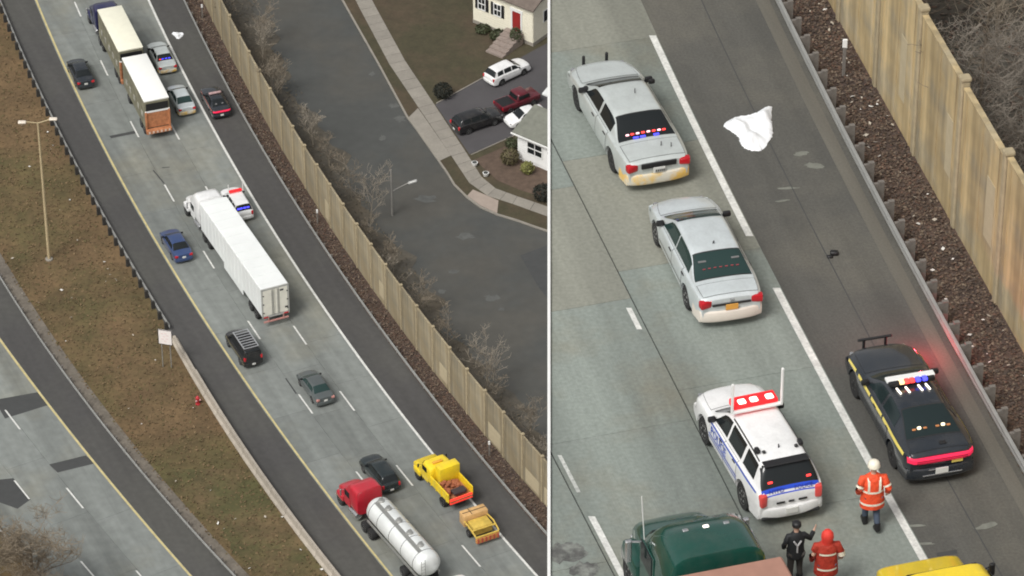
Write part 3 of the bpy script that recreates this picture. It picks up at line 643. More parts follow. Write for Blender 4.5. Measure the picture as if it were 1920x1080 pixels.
def kind_meshes(k):
    if k in CM: return CM[k]
    sp = SPEC[k]; lf = Loft(sp); LOFTS[k] = lf; D = {}; xr, xf = sp['xr'], sp['xf']
    wh = [(x, s * sp['tr']) for x in sp['wb'] for s in (1, -1)]
    D['body'] = arches(lf.body().mesh('body', p_white, 32), wh, sp['wr'] * 1.13)
    D['windshield'] = lf.top(MB(), sp['ws'][0], sp['ws'][1], 6.12, .006, te2=6.18).mesh('windshield', m_glass, 60)
    D['rear_window'] = lf.top(MB(), sp['rw'][0], sp['rw'][1], 6.12 if k != 'suv' else 5.9, .006, te2=6.02 if k != 'suv' else 5.72, nx=12, nt=16).mesh('rear_window', m_glass, 60)
    for i, (a, b, sl) in enumerate(sp['sw']):
        for sd in (1, -1): D['side%d%d' % (i, sd)] = lf.patch(MB(), a, b, 5.06, 5.90, sd, .006, sl0=sl if i == 0 else 0, sl1=sl if i > 0 else 0).mesh('side_window', m_glass, 60)
    d0 = sp['wb'][0] - sp['wr'] * 1.2; d2 = sp['wb'][1] + sp['wr'] * 1.2; dm = sp['sw'][1][0] + .06
    gp = MB()
    for i, (a, b) in enumerate(((d0, dm + .01), (dm - .01, max(d2, sp['sw'][1][1])))):
        for sd in (1, -1):
            D['door%d%d' % (i, sd)] = lf.patch(MB(), a, b, 2.15, 4.75, sd, .006, nx=12, nt=10).mesh('door', p_white, 60)
            lf.patch(gp, a + .014, b - .014, 2.1, 4.8, sd, .003, nx=12, nt=10)
    D['hood'] = lf.top(MB(), sp['hood'][0], sp['hood'][1], 5.9, .007, nx=12).mesh('hood', p_white, 60); lf.top(gp, sp['hood'][0] + .015, sp['hood'][1] - .015, 5.84, .003, nx=12)
    if sp['lid']:
        D['lid'] = lf.top(MB(), sp['lid'][0], sp['lid'][1], 5.95, .007).mesh('trunk_lid', p_white, 60); lf.top(gp, sp['lid'][0] + .014, sp['lid'][1] - .01, 5.88, .003)
    ra, rb_ = sp['rw']; e1 = 6.12 if k != 'suv' else 5.9; e2 = 6.02 if k != 'suv' else 5.72
    lf.top(gp, ra + .035, rb_ - .03, e1 - .07, .0035, te2=e2 - .07, nx=12, nt=16)
    D['gaps'] = gp.mesh('panel_gaps', m_gap, 60)
    # bumpers: rounded section swept round the end of the car
    for nm, xe, sg, z0, z1 in (('rear', xr, -1, sp['zb'][-1][1] - .03, .66 if k in ('suv', 'van') else .62), ('front', xf, 1, .32, .60)):
        W = lf.c['w'](xe - sg * .35) + .012; rings = []
        for q in arange(-1, 1, 16):
            y = W * max(-1, min(1, q * 1.06)); xo = xe + sg * (.085 - .17 * abs(q) ** 3.2) + (-sg * .34 * max(0, abs(q) - .93) / .07 if abs(q) > .93 else 0)
            zc, hh = (z0 + z1) / 2, (z1 - z0) / 2
            rings.append([(xo + sg * .045 * math.cos(a) - sg * .05, y, zc + hh * (abs(math.sin(a)) ** .6) * (1 if math.sin(a) >= 0 else -1)) for a in [2 * math.pi * j / 12 for j in range(12)]])
        D[nm + '_bumper'] = MB().loft(rings).mesh(nm + '_bumper', p_white, 50)
    D['mirror'] = MB().rbox((0, .10, .05), (.12, .22, .15), .04, 2).box((0, .0, 0), (.06, .1, .05)).mesh('mirror', m_black, 40)
    D['headlight'] = MB().rbox((0, 0, 0), (.22, .30, .15), .05, 2).mesh('headlight', m_chrome, 40)
    D['handle'] = MB().rbox((0, 0, 0), (.2, .035, .035), .012, 1).mesh('handle', m_black)
    CM[k] = D; return D
def car(k, name, label, loc, rz, pnt, detail=True, scale=(1, 1, 1), group=None, rim=m_rim, tail=m_red, glass=m_glass, plate=m_platew, cat='car', bumper=None, tails='block', mirrorpaint=None, wells=True):
    D = kind_meshes(k); sp = SPEC[k]; lf = LOFTS[k]; xr, xf = sp['xr'], sp['xf']
    t = thing(name, label, cat, loc, rz, group, scale)
    link('body', D['body'], t, pnt)
    link('windshield', D['windshield'], t, glass); link('rear_window', D['rear_window'], t, glass)
    for i in range(len(sp['sw'])):
        for sd in (1, -1): link('side_window', D['side%d%d' % (i, sd)], t, glass)
    doors = {}
    if detail:
        link('panel_gaps', D['gaps'], t)
        for i in (0, 1):
            for sd in (1, -1):
                d = link('door', D['door%d%d' % (i, sd)], t, pnt); doors[(i, sd)] = d
                hx = (sp['sw'][0][1] + .16) if i == 0 else sp['sw'][1][1] + .22
                p = lf.S(hx, 4.0, sd); hn = link('handle', D['handle'], d, m_black); hn.location = (hx, p.y + sd * .02, p.z - .04)
        link('hood', D['hood'], t, pnt)
        if 'lid' in D: link('trunk_lid', D['lid'], t, pnt)
    link('rear_bumper', D['rear_bumper'], t, bumper or pnt); link('front_bumper', D['front_bumper'], t, pnt)
    for sd in (1, -1):
        mx = sp['ws'][0] - .32; p = lf.S(mx, 4.8, sd); o = link('mirror', D['mirror'], t, mirrorpaint or m_black); o.location = (mx, p.y - sd * .02, p.z + .04)
        if sd < 0: o.rotation_euler = (0, 0, math.pi)
        o = link('headlight', D['headlight'], t, m_chrome); o.location = (xf - .16, sd * (lf.c['w'](xf - .1) - .16), lf.c['zl'](xf - .1) - .03); o.rotation_euler = (0, 0, -sd * .35)
    for x in sp['wb']:
        for sd in (1, -1): put_wheel(t, x, sd * (sp['tr'] + .02), sp['wr'], rim)
    zt = lf.c['zt'](xr)
    if tails == 'block':
        for sd in (1, -1):
            key = ('tail', k, sd)
            if key not in CM:
                m_ = MB(); w_ = lf.c['w'](xr + .1); tall = k in ('suv', 'van')
                m_.rbox((xr + .05, sd * (w_ - .14), zt - (.02 if not tall else -.02) - .11), (.20, .32 if not tall else .20, .22 if not tall else .36), .05, 2, rot=Matrix.Rotation(sd * .22, 3, 'Z').to_euler())
                CM[key] = m_.mesh('taillight', m_red, 40)
            link('taillight', CM[key], t, tail)
    else:
        key = ('tailbar', k)
        if key not in CM:
            W = lf.c['w'](xr + .04) + .02; rg = []
            for q in arange(-1, 1, 14):
                y = W * q; xo = xr - .045 + .15 * abs(q) ** 9
                rg.append([(xo, y, zt - .19), (xo - .05, y, zt - .165), (xo - .05, y, zt - .055), (xo, y, zt - .03), (xo + .1, y, zt - .04), (xo + .1, y, zt - .18)])
            CM[key] = MB().loft(rg).mesh('taillight', m_redlit, 40)
        link('taillight', CM[key], t, tail)
    pz = .72 if k in ('cruiser', 'sedan') else .66
    key = ('plate', k)
    if key not in CM: CM[key] = MB().box((xr - .055 if pz > .7 else xr - .1, 0, pz if pz > .7 else .55), (.03, .33, .16)).mesh('license_plate', m_platew)
    link('license_plate', CM[key], t, plate)
    t['k'] = 0; del t['k']
    return t

def text_mesh(s, size, mat, ext=.004):
    cu = bpy.data.curves.new('txt', 'FONT'); cu.body = s; cu.size = size; cu.extrude = ext; cu.align_x = 'CENTER'; cu.align_y = 'CENTER'; cu.resolution_u = 2
    o = bpy.data.objects.new('txt', cu); COL.objects.link(o); bpy.context.view_layer.update()
    me = bpy.data.meshes.new_from_object(o.evaluated_get(bpy.context.evaluated_depsgraph_get())); bpy.data.objects.remove(o)
    me.materials.clear(); me.materials.append(mat); return me
def lamp_row(root, name, k, x, ys, size, mats, off=.02):
    lf = LOFTS[k]
    for i, y in enumerate(ys):
        t = 8 - abs(y) / max(.01, lf.ctrl(x)[6][0]) * 2; t = max(6.05, t); p = lf.pt(x, t, 1 if y >= 0 else -1, off)
        MB().rbox(p, size, min(size) * .3, 1).build(name, mats[i % len(mats)], root)

# ---- near police cars on the deck
Z3 = DZ + .062; ZS = DZ + .052
def hd(a, b): return math.atan2(b[1] - a[1], b[0] - a[0])
m_warmb = M('warm_lit_bumper', (.68, .64, .54), .35, coat=.4, var=.1, nscale=2.5, tint=(.80, .52, .12), tscale=1.6, tlo=.44, thi=.6)  # amber tint paints in warm light falling on the bumper
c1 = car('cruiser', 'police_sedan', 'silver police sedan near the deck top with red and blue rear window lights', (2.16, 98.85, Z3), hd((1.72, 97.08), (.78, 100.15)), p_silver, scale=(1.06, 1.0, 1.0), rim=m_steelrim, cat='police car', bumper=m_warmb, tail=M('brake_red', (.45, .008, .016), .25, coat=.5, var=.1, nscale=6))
lamp_row(c1, 'warning_light', 'cruiser', -1.50, [-.5, -.36, -.22, -.08, .06, .2, .34, .48], (.05, .10, .05), [m_rlit, M('lit_pink_lamp', (1, .55, .6), emit=1.2)])
lamp_row(c1, 'warning_light', 'cruiser', -1.62, [-.25, .1, .28], (.05, .16, .04), [m_blit])
MB().rbox((-2.645, 0, .865), (.05, 1.0, .17), .02, 1).build('trunk_panel', m_black, c1)
for i in range(5): MB().box((-2.72, -.12 + i * .055, .72), (.008, .03, .07)).build('plate_character', m_gap, c1)
MB().rbox((1.02, .86, 1.07), (.14, .14, .14), .05, 2).build('spotlight', m_black, c1, 40)
MB().rbox((.78, -.98, 1.12), (.10, .18, .14), .04, 2).build('spotlight', m_black, c1, 40)
pb = MB()
for y in (-.34, .34): pb.rbox((2.78, y, .58), (.08, .08, .66), .02, 1)
pb.rbox((2.80, 0, .45), (.06, .62, .06), .02, 1)
pb.build('push_bar', m_black, c1)
for x, y, z in ((-.1, -.18, 1.49), (-2.1, -.25, 1.075), (-2.2, -.5, 1.06)): MB().tube([(x, y, z - .03), (x, y, z + .12)], .014).build('antenna', m_black, c1)

c2 = car('sedan', 'police_sedan', 'large silver police sedan with orange license plate, second down the near lane', (4.10, 92.3, Z3), hd((3.63, 90.68), (2.88, 93.63)), p_silver2, scale=(1.04, 1.0, 1.0), plate=m_platey, cat='police car', bumper=M('cream_lit_bumper', (.72, .66, .58), .35, coat=.4, var=.08), glass=m_glassg, tail=M('brake_red', (.45, .008, .016), .25, coat=.5, var=.1, nscale=6))  # cream bumper colour carries painted warm light over silver bodywork
lamp_row(c2, 'seat_headrest', 'sedan', -1.25, [-.42, .42], (.06, .22, .04), [M('headrest_grey', (.16, .16, .16), .8)], .004)
lamp_row(c2, 'warning_light', 'sedan', -1.45, [-.42, -.28, -.14, 0, .14, .28, .42], (.03, .08, .03), [M('unlit_red', (.30, .05, .06), .4)])
MB().rbox((-2.485, 0, .80), (.04, 1.05, .07), .015, 1).build('trunk_trim', m_gap, c2)
MB().rbox((-2.49, 0, .92), (.02, .12, .06), .01, 1).build('badge', m_chrome, c2)
MB().tube([(-.75, 0, 1.47), (-.80, 0, 1.58)], .022).build('antenna', m_black, c2)
LF = LOFTS['sedan']
for sd in (1, -1):
    m_ = MB(); LF.patch(m_, 1.05, -.95, 2.75, 2.95, sd, .014, nx=12, nt=1); m_.build('side_moulding', m_chrome, c2)

NAVYB = M('police_blue', (.03, .08, .42), .4, var=.05)
c3 = car('suv', 'police_suv', 'white police suv with blue stripes and red roof light bar behind the walking workers', (5.16, 83.85, Z3), hd((4.77, 82.01), (3.91, 84.62)), p_white, scale=(.97, .93, .98), cat='police suv', rim=m_rim, tail=M('suv_tail_red', (.72, .08, .07), .3, coat=.5))
LF = LOFTS['suv']
for sd in (1, -1):
    for t0, t1 in ((3.95, 4.2), (3.0, 3.12), (2.72, 2.84)):
        m_ = MB(); LF.patch(m_, 1.0, -1.0 if t0 < 3.5 else -2.2, t0, t1, sd, .012, nx=14, nt=1); m_.build('side_stripe', NAVYB, c3)
    tm = link('door_lettering', text_mesh('POLICE', .34, NAVYB), c3); p = LF.S(.35, 3.55, sd)
    tm.location = (.32, p.y + sd * .018, p.z - .03); tm.rotation_euler = (math.pi / 2 - sd * 0, 0, math.pi if sd > 0 else 0)
m_ = MB(); LF.top(m_, -2.305, -2.405, 5.4, .010, nx=4); m_.build('tailgate_stripe', M('bright_blue', (.02, .075, .60), .4, var=.08), c3)
tl = link('tailgate_lettering', text_mesh('POLICE', .16, M('pale_blue', (.02, .04, .30), .5)), c3); tl.location = (-2.380, -.36, 1.125); tl.rotation_euler = (R(61), 0, -math.pi / 2)
tl = link('tailgate_lettering', text_mesh('NYPD', .16, MATS['pale_blue']), c3); tl.location = (-2.380, .40, 1.125); tl.rotation_euler = (R(61), 0, -math.pi / 2)
for y in (-.32, 0, .3): MB().rbox((-2.455, y, .80), (.02, .24 if y else .16, .06), .008, 1).build('tailgate_badge', m_gap, c3)
lb = MB().rbox((.36, 0, 1.90), (.42, 1.26, .20), .05, 2).build('light_bar', M('red_light_bar', (.72, .015, .02), emit=.6), c3, 40)
MB().rbox((.13, 0, 1.85), (.12, 1.36, .08), .02, 1).build('light_bar_mount', m_white, lb)
for y in (-.42, .02, .36): MB().rbox((.30, y, 1.99), (.20, .22, .10), .045, 3).build('lamp', m_whlit, lb, 40)
for sd, hgt in ((1, .95), (-1, 1.15)): MB().rbox((.12, sd * .70, 1.80 + hgt / 2), (.07, .07, hgt), .015, 1).build('mast', m_white, c3)
for sd in (1, -1):
    MB().rbox((-1.45, sd * .60, 1.78), (.2, .13, .12), .04, 2).rbox((-1.55, sd * .45, 1.77), (.09, .09, .07), .02, 1).build('work_lamp', m_black, c3, 40)
    m_ = MB(); LF.patch(m_, .1, -1.75, 6.02, 6.12, sd, .012, nx=12, nt=1); m_.build('roof_seam', m_gap, c3)
MB().tube([(-1.45, 0, 1.74), (-1.45, 0, 1.84)], .02).build('antenna', m_black, c3)
lamp_row(c3, 'warning_light', 'suv', -2.22, [-.52, .5], (.04, .13, .06), [m_rlit])
m_ = MB(); m_.rbox((-1.96, 0, 1.70), (.26, 1.24, .04), .015, 1); m_.build('rear_spoiler', m_black, c3)
MB().rbox((-2.40, 0, .37), (.16, 1.62, .10), .03, 1).build('lower_valance', m_black, c3)

GOLD = M('gold_stripe', (.80, .66, .16), .4, var=.08)
c4 = car('fastback', 'police_sedan', 'black and gold police sedan with full width red taillight on the near shoulder', (9.03, 85.62, ZS), hd((8.52, 84.08), (7.78, 86.84)), p_navy, scale=(1.0, .98, .97), cat='police car', rim=m_steelrim, tails='bar', tail=M('lit_tailbar', (.62, .015, .06), emit=.75), glass=M('teal_dark_glass', (.016, .026, .027), .10, spec=.4, var=0))
LF = LOFTS['fastback']
for sd in (1, -1):
    for a, b in ((2.1, 1.45), (1.25, .35), (.25, -.55), (-.65, -2.2)):
        m_ = MB(); LF.patch(m_, a, b, 3.80, 4.22, sd, .012, nx=10, nt=2); m_.build('side_stripe', GOLD, c4)
lb = MB().rbox((-.05, 0, 1.56), (.30, 1.24, .13), .04, 2).build('light_bar', m_black, c4, 40)
MB().rbox((.0, 0, 1.60), (.20, 1.30, .09), .02, 1).build('light_bar_top', m_white, lb)
for y, mm in ((.0, m_rlit), (.14, m_rlit), (.28, m_amlit), (-.16, m_blit), (-.34, m_blit)): MB().rbox((-.15, y, 1.60), (.16, .13, .09), .02, 1).build('lamp', mm, lb)
for i, y in enumerate((.42, .18, -.16, -.36)): MB().rbox((-.36, y, 1.485), (.26, .05, .04), .012, 1, rot=Matrix.Rotation(.15, 3, 'Z').to_euler()).build('roof_reflection', m_whlit, lb)  # light bar reflections on the roof, built as glowing bars
lamp_row(c4, 'warning_light', 'fastback', -1.62, [-.30, .28], (.08, .10, .07), [M('lit_warm_lamp', (1, .85, .55), emit=1.6)])
lamp_row(c4, 'warning_light', 'fastback', -1.64, [-.44, -.16, .14, .42], (.06, .10, .04), [M('dim_amber', (.55, .22, .08), .4)])
pb = MB()
for y in (-.3, .3): pb.rbox((2.66, y, .62), (.07, .07, .62), .02, 1)
for z in (.50, .90): pb.rbox((2.66, 0, z), (.07, .95, .07), .02, 1)
pb.build('push_bar', m_black, c4)
MB().rbox((-2.2, -.12, 1.135), (.12, .18, .03), .01, 1).build('trunk_emblem', m_black, c4)
MB().rbox((-2.52, -.42, .74), (.02, .30, .09), .008, 1).build('rear_badge', GOLD, c4)
bx = MB().rbox((-2.57, .18, .60), (.02, .34, .035), .006, 1).rbox((-2.575, -.02, .44), (.02, 1.05, .035), .006, 1); bx.build('bumper_trim', m_chrome, c4)
for dz in (.085, .135): MB().box((-2.578, 0, 1.0 - dz), (.012, 1.35, .012)).build('taillight_rib', M('dark_red_rib', (.16, .01, .02), .5), c4)
strobe = bpy.data.lights.new('strobe', 'POINT'); strobe.energy = 55; strobe.color = (1, .03, .05); strobe.shadow_soft_size = .05
so_ = bpy.data.objects.new('strobe_lamp', strobe); COL.objects.link(so_); so_.parent = c4; so_.location = (2.60, -1.25, .62)

# ---- cars on the far highway
def far(k, name, label, u, pnt, **kw):
    x, y = u; sc = kw.pop('scale', (.93, .97, 1.02)); f = kw.pop('f', f_yel)
    return car(k, name, label, (x, y, .062 if kw.pop('lane', True) else .05), head(f, y) + kw.pop('turn', 0), pnt, detail=False, scale=sc, **kw)
far('sedan', 'sedan', 'dark navy sedan in the left lane beside the two box trailers', (-44.45, 341.3), p_navy)
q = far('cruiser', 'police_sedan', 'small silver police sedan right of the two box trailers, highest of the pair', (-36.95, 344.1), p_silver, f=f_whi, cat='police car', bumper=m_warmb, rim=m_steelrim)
lamp_row(q, 'warning_light', 'cruiser', -1.45, [-.4, -.1, .2, .45], (.06, .22, .07), [m_blit, m_blit, m_blit, m_rlit])
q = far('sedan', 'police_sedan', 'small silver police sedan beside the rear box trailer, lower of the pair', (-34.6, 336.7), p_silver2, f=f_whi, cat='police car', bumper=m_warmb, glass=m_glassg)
q = far('fastback', 'police_sedan', 'small black police sedan with red rear bar stopped on the far right shoulder', (-31.35, 336.3), p_navy, f=f_whi, cat='police car', tails='bar', tail=MATS['lit_tailbar'], lane=False)
MB().rbox((-.05, 0, 1.56), (.28, 1.22, .14), .04, 2).build('light_bar', M('dim_light_bar', (.45, .30, .30), .4), q, 40)
lamp_row(q, 'warning_light', 'fastback', -1.6, [-.3, .28], (.16, .2, .1), [MATS['headrest_grey']])
for sd in (1, -1):
    m_ = MB(); LOFTS['fastback'].patch(m_, 2.0, -2.2, 3.8, 4.15, sd, .012, nx=14, nt=1); m_.build('side_stripe', M('reddish_stripe', (.45, .16, .12), .5), q)
q = far('suv', 'police_suv', 'small white police suv half hidden beside the white semi truck cab', (-28.3, 319.2), p_white, f=f_whi, cat='police suv')
MB().rbox((.3, 0, 1.86), (.36, 1.24, .14), .04, 2).build('light_bar', MATS['red_light_bar'], q, 40)
for sd, hgt in ((1, .95), (-1, 1.05)): MB().rbox((.12, sd * .70, 1.80 + hgt / 2), (.07, .07, hgt), .015, 1).build('mast', m_white, q)
lamp_row(q, 'warning_light', 'suv', -2.16, [-.4, -.1, .2, .45], (.08, .26, .14), [m_blit])
far('sedan', 'sedan', 'medium blue car in the left lane beside the white semi trailer', (-33.35, 312.8), p_blue)
v = far('van', 'passenger_van', 'black van with pale ribbed roof rack in the left lane behind the semi', (-26.4, 297.2), p_black, scale=(.93, .93, .98), cat='van')
rk = MB()
for sd in (1, -1): rk.box((-.7, sd * .70, 2.02), (2.9, .09, .07))
for i in range(8): rk.box((-2.1 + i * .4, 0, 2.0), (.09, 1.36, .05))
rk.build('roof_rack', M('rack_grey', (.36, .37, .38), .5, metal=.2), v)
far('sedan', 'sedan', 'grey sedan alone in the middle lane below the black van', (-19.95, 291.6), p_grey, glass=m_glassg, tail=M('pale_tail', (.55, .25, .22), .4))
q = far('suv', 'suv', 'dark suv in the middle lane beside the red tanker cab', (-14.05, 279.6), p_teal, cat='suv', scale=(.95, .95, .98))
far('sedan', 'sedan', 'white car entering at the bottom edge right of the tanker', (-6.6, 264.0), p_white, f=f_whi)
DR = hd((-10.7, 336.5), (-1.5, 346.0))
car('suv', 'suv', 'white suv parked on the driveway below the brick steps', (-4.0, 341.3, .152), DR - .08, p_white, False, (.95, .92, .95), cat='suv')
car('suv', 'suv', 'black suv parked at the mouth of the driveway', (-6.75, 332.9, .152), DR - .25, p_black, False, (.98, .97, .95), cat='suv')
car('sedan', 'sedan', 'small white car parked behind the black suv, against the white house', (-2.2, 333.6, .152), DR - .3 + math.pi, p_white, False, (.78, .92, .95))
def pickup(loc, rz):
    t = thing('pickup_truck', 'dark red pickup truck parked deeper on the driveway', 'pickup truck', loc, rz, scale=(.82, .92, .95))
    MB().rbox((0, 0, .72), (5.2, 1.85, .62), .12, 2).build('body', p_maroon, t, 40)
    MB().rbox((.35, 0, 1.35), (1.9, 1.7, .72), .14, 2, taper=(.72, .86)).build('cab', p_maroon, t, 40)
    for x, rx, sx in ((-.52, .42, 1), (1.18, -.6, 1)): MB().rbox((x, 0, 1.36), (.05, 1.3, .42), .02, 1, rot=Matrix.Rotation(rx, 3, 'Y').to_euler()).build('windshield' if x > 0 else 'rear_window', m_glass, t)
    for sd in (1, -1): MB().rbox((.35, sd * .80, 1.36), (1.4, .05, .36), .02, 1, rot=Matrix.Rotation(sd * .15, 3, 'X').to_euler()).build('side_window', m_glass, t)
    MB().box((-1.65, 0, 1.035), (1.75, 1.5, .02)).build('cargo_bed', m_black, t)
    for sd in (1, -1): MB().rbox((-2.6, sd * .82, .82), (.06, .14, .3), .02, 1).build('taillight', m_red, t)
    for x in (1.6, -1.6):
        for sd in (1, -1): put_wheel(t, x, sd * .86, .36)
pickup((-3.0, 336.3, .152), DR - .2)

# ---- trucks; origin under the tail, x forward
def wheels_at(t, xs, ys, r=.5, wd=.28, rim=m_rim):
    for x in xs:
        for y in ys: put_wheel(t, x, y, r, rim, wd)
def sleeper_cab(t, x0, pnt, H=3.5, L=4.6, ex=.32, stack=True):
    """bonneted sleeper tractor: x0 is the back of the sleeper, x0+L the bumper"""
    W = 1.18; lf = []
    for x, zt, w_ in ((0, H - .10, .96), (.05, H, 1.0), (.9, H + .02, 1.0), (1.5, H - .12, .99), (2.1, H - .7, .97), (2.45, H - 1.1, .95)):
        ring = []
        for a in range(24):
            th = 2 * math.pi * a / 24; cx, cz = math.cos(th), math.sin(th)
            ring.append((x0 + x, W * w_ * math.copysign(abs(cx) ** ex, cx), .95 + (zt - .95) / 2 + (zt - .95) / 2 * math.copysign(abs(cz) ** ex, cz)))
        lf.append(ring)
    cab = MB().loft(lf).build('cab', pnt, t, 45)
    hood = MB().loft([[(x0 + x, W * w_ * math.copysign(abs(math.cos(2 * math.pi * a / 20)) ** .4, math.cos(2 * math.pi * a / 20)), .6 + (zt - .6) / 2 + (zt - .6) / 2 * math.copysign(abs(math.sin(2 * math.pi * a / 20)) ** .4, math.sin(2 * math.pi * a / 20))) for a in range(20)] for x, zt, w_ in ((2.3, 2.05, .86), (3.2, 1.9, .82), (L - .2, 1.65, .78), (L, 1.5, .7))]).build('hood', pnt, t, 45)
    MB().rbox((x0 + 2.2, 0, H - .93), (.05, 2.0, .78), .02, 1, rot=Matrix.Rotation(-.72, 3, 'Y').to_euler()).build('windshield', m_glass, t)
    for sd in (1, -1):
        d = MB().rbox((x0 + 1.72, sd * (W + .0), 1.75), (1.0, .03, 1.5), .01, 1).build('door', pnt, t); MB().rbox((x0 + 1.72, sd * (W + .02), 2.15), (.8, .03, .6), .01, 1).build('window', m_glass, d)
        MB().rbox((x0 + 2.3, sd * (W + .28), 2.0), (.12, .16, .65), .03, 1).tube([(x0 + 2.25, sd * W, 2.25), (x0 + 2.3, sd * (W + .28), 2.28)], .025).build('mirror', m_chrome, t)
        MB().rbox((x0 + L - .75, sd * .98, .95), (1.15, .42, .55), .12, 2).build('fender', pnt, t, 40)
        MB().lathe([(.3, 0), (.33, .03), (.33, 1.2), (.3, 1.23)], (x0 + .3, sd * .9, .62), 'x', 14).build('fuel_tank', m_chrome, t, 40)
        MB().rbox((x0 + L - .05, sd * .75, 1.05), (.1, .3, .2), .03, 1).build('headlight', m_chrome, t)
        if stack: MB().tube([(x0 - .12, sd * 1.02, 1.0), (x0 - .12, sd * 1.02, H + .35)], .07, 10).build('exhaust_stack', m_chrome, t, 40)
    MB().rbox((x0 + L, 0, .6), (.25, 2.2, .4), .06, 2).build('bumper', m_chrome, t, 40)
    MB().box((x0 + .2, 0, .75), (6.6, .9, .22)).build('frame', m_black, t)
    wheels_at(t, (x0 + L - .75,), (1.02, -1.02), .5); wheels_at(t, (x0 - 1.0, x0 - 2.1), (.92, -.92), .5, .5)
    return cab
def trailer_box(t, L, W, H, zb, mat, x0=0, name='trailer'):
    b = MB().rbox((x0 + L / 2, 0, (H + zb) / 2), (L, W, H - zb), .05, 1)
    n = int(L / .9)
    for i in range(n + 1):
        for sd in (1, -1): b.box((x0 + .1 + i * (L - .2) / n, sd * (W / 2 + .012), (H + zb) / 2), (.06, .03, H - zb - .25))
    return b.build(name, mat, t)
RZ = math.atan2(13.37, -6.16)
t = thing('semi_truck', 'white semi truck with sleeper cab and long white box trailer', 'semi truck', (-23.83, 301.44, .062), RZ)
m_trl = M('trailer_white', (.80, .82, .80), .4, var=.06, nscale=.35, coat=.2)
tr = trailer_box(t, 14.7, 2.55, 4.1, 1.15, m_trl)
for i in range(11): MB().box((.7 + i * 1.33, 0, 4.108), (.05, 2.45, .012)).build('roof_seam', M('seam_grey', (.74, .76, .74), .5), tr)
fr = MB(); fr.box((-.04, 0, 4.02), (.1, 2.55, .16)); fr.box((-.04, 0, 1.12), (.1, 2.55, .2))
for sd in (1, -1): fr.box((-.04, sd * 1.22, 2.55), (.1, .12, 3))
fr.build('rear_frame', M('frame_grey', (.45, .45, .42), .5), tr)
for sd in (1, -1):
    d = MB().rbox((-.05, sd * .58, 2.57), (.06, 1.13, 2.65), .02, 1).build('rear_door', M('door_cream', (.80, .78, .68), .5), tr)
    lk = MB().tube([(-.11, sd * .2, 1.25), (-.11, sd * .2, 3.9)], .025, 6); lk.tube([(-.11, sd * .32, 1.25), (-.11, sd * .32, 3.9)], .025, 6); lk.build('lock_rod', m_galv, tr)
    MB().box((-.1, sd * .95, 1.1), (.05, .4, .12)).build('taillight', m_red, t)
    for z in (1.6, 2.5, 3.4): MB().box((-.1, sd * 1.12, z), (.05, .12, .08)).build('hinge', m_gap, tr)
MB().box((-.09, -.62, 3.62), (.02, .32, .16)).build('decal', m_gap, tr); MB().box((-.09, -1.0, 1.72), (.02, .26, .16)).build('decal', m_gap, tr)
MB().box((-.1, 0, .62), (.12, 2.3, .12)).box((-.08, .7, .85), (.06, .08, .5)).box((-.08, -.7, .85), (.06, .08, .5)).build('underride_bar', M('red_white_tape', (.5, .25, .22), .5), t)
wheels_at(t, (1.6, 2.9), (1.0, -1.0), .5, .5); MB().box((2.3, 0, .98), (3.2, 1.2, .3)).build('bogie', m_black, t)
for sd in (1, -1): MB().rbox((7.0, sd * 1.2, .85), (4.6, .05, .75), .02, 1).build('side_skirt', m_trl, t)
sleeper_cab(t, 15.4, p_white, 3.85, 4.4, stack=False)
MB().rbox((15.1, 0, 3.0), (.5, 2.3, 1.6), .1, 2).build('fairing', p_white, t, 40)

RZ = math.atan2(7.58, -2.68)
t = thing('tandem_truck', 'dark blue truck pulling two brown box trailers with white roofs', 'truck', (-36.3, 331.27, .062), RZ)
m_olive = M('olive_side', (.20, .19, .13), .8, var=.35, nscale=1.2); m_rust = M('rust_orange', (.42, .17, .075), .8, var=.4, nscale=3); m_tarp = M('white_tarp', (.84, .84, .80), .8, var=.03)
for x0, L, mr, nm in ((0, 8.0, m_tarp, 'trailer'), (9.2, 7.9, M('cream_tarp', (.78, .76, .62), .8, var=.05), 'trailer')):
    tr = trailer_box(t, L, 2.35, 3.95, .95, m_olive, x0, nm)
    MB().rbox((x0 + L / 2, 0, 4.02), (L, 2.42, .16), .06, 2).build('roof', mr, tr, 40)
    MB().box((x0 - .03, 0, 3.35), (.06, 2.1, .75)).build('rear_opening', m_black, tr)
    MB().box((x0 - .06, 0, 2.88), (.12, 2.35, .14)).build('rear_bar', m_white, tr)
    rb = MB().rbox((x0 - .05, 0, 1.95), (.1, 2.3, 1.6), .03, 1)
    for sd in (1, -1): rb.rbox((x0 - .1, sd * 1.1, 1.8), (.2, .2, 2.2), .04, 1)
    rb.build('rear_frame', m_rust, tr)
    MB().rbox((x0 - .25, 0, .85), (.5, 2.4, .4), .06, 1).build('rear_bumper', MATS['rust_orange'], tr)
    for k in range(6): MB().box((x0 - .52, -.95 + k * .38, .86), (.03, .16, .2)).build('reflector', M('pale_reflector', (.7, .55, .45), .5), tr)
    for k in range(5): MB().box((x0 + 1 + k * 1.4, 1.2, 2.2), (.5, .06, .5)).build('side_panel', M('side_panel_mix', (.34, .33, .28), .7, var=.4, nscale=2), tr)
    wheels_at(t, (x0 + .9, x0 + 2.0), (.95, -.95), .5, .4)
    MB().box((x0 + L / 2, 0, .75), (L - .4, .9, .3)).build('frame', m_black, t)
wheels_at(t, (6.4,), (.95, -.95), .5, .4); MB().box((8.6, 0, .7), (1.4, .3, .2)).build('drawbar', m_black, t)
sleeper_cab(t, 18.2, paint('deep_blue_paint', (.012, .014, .07)), 3.3, 4.0, stack=False)

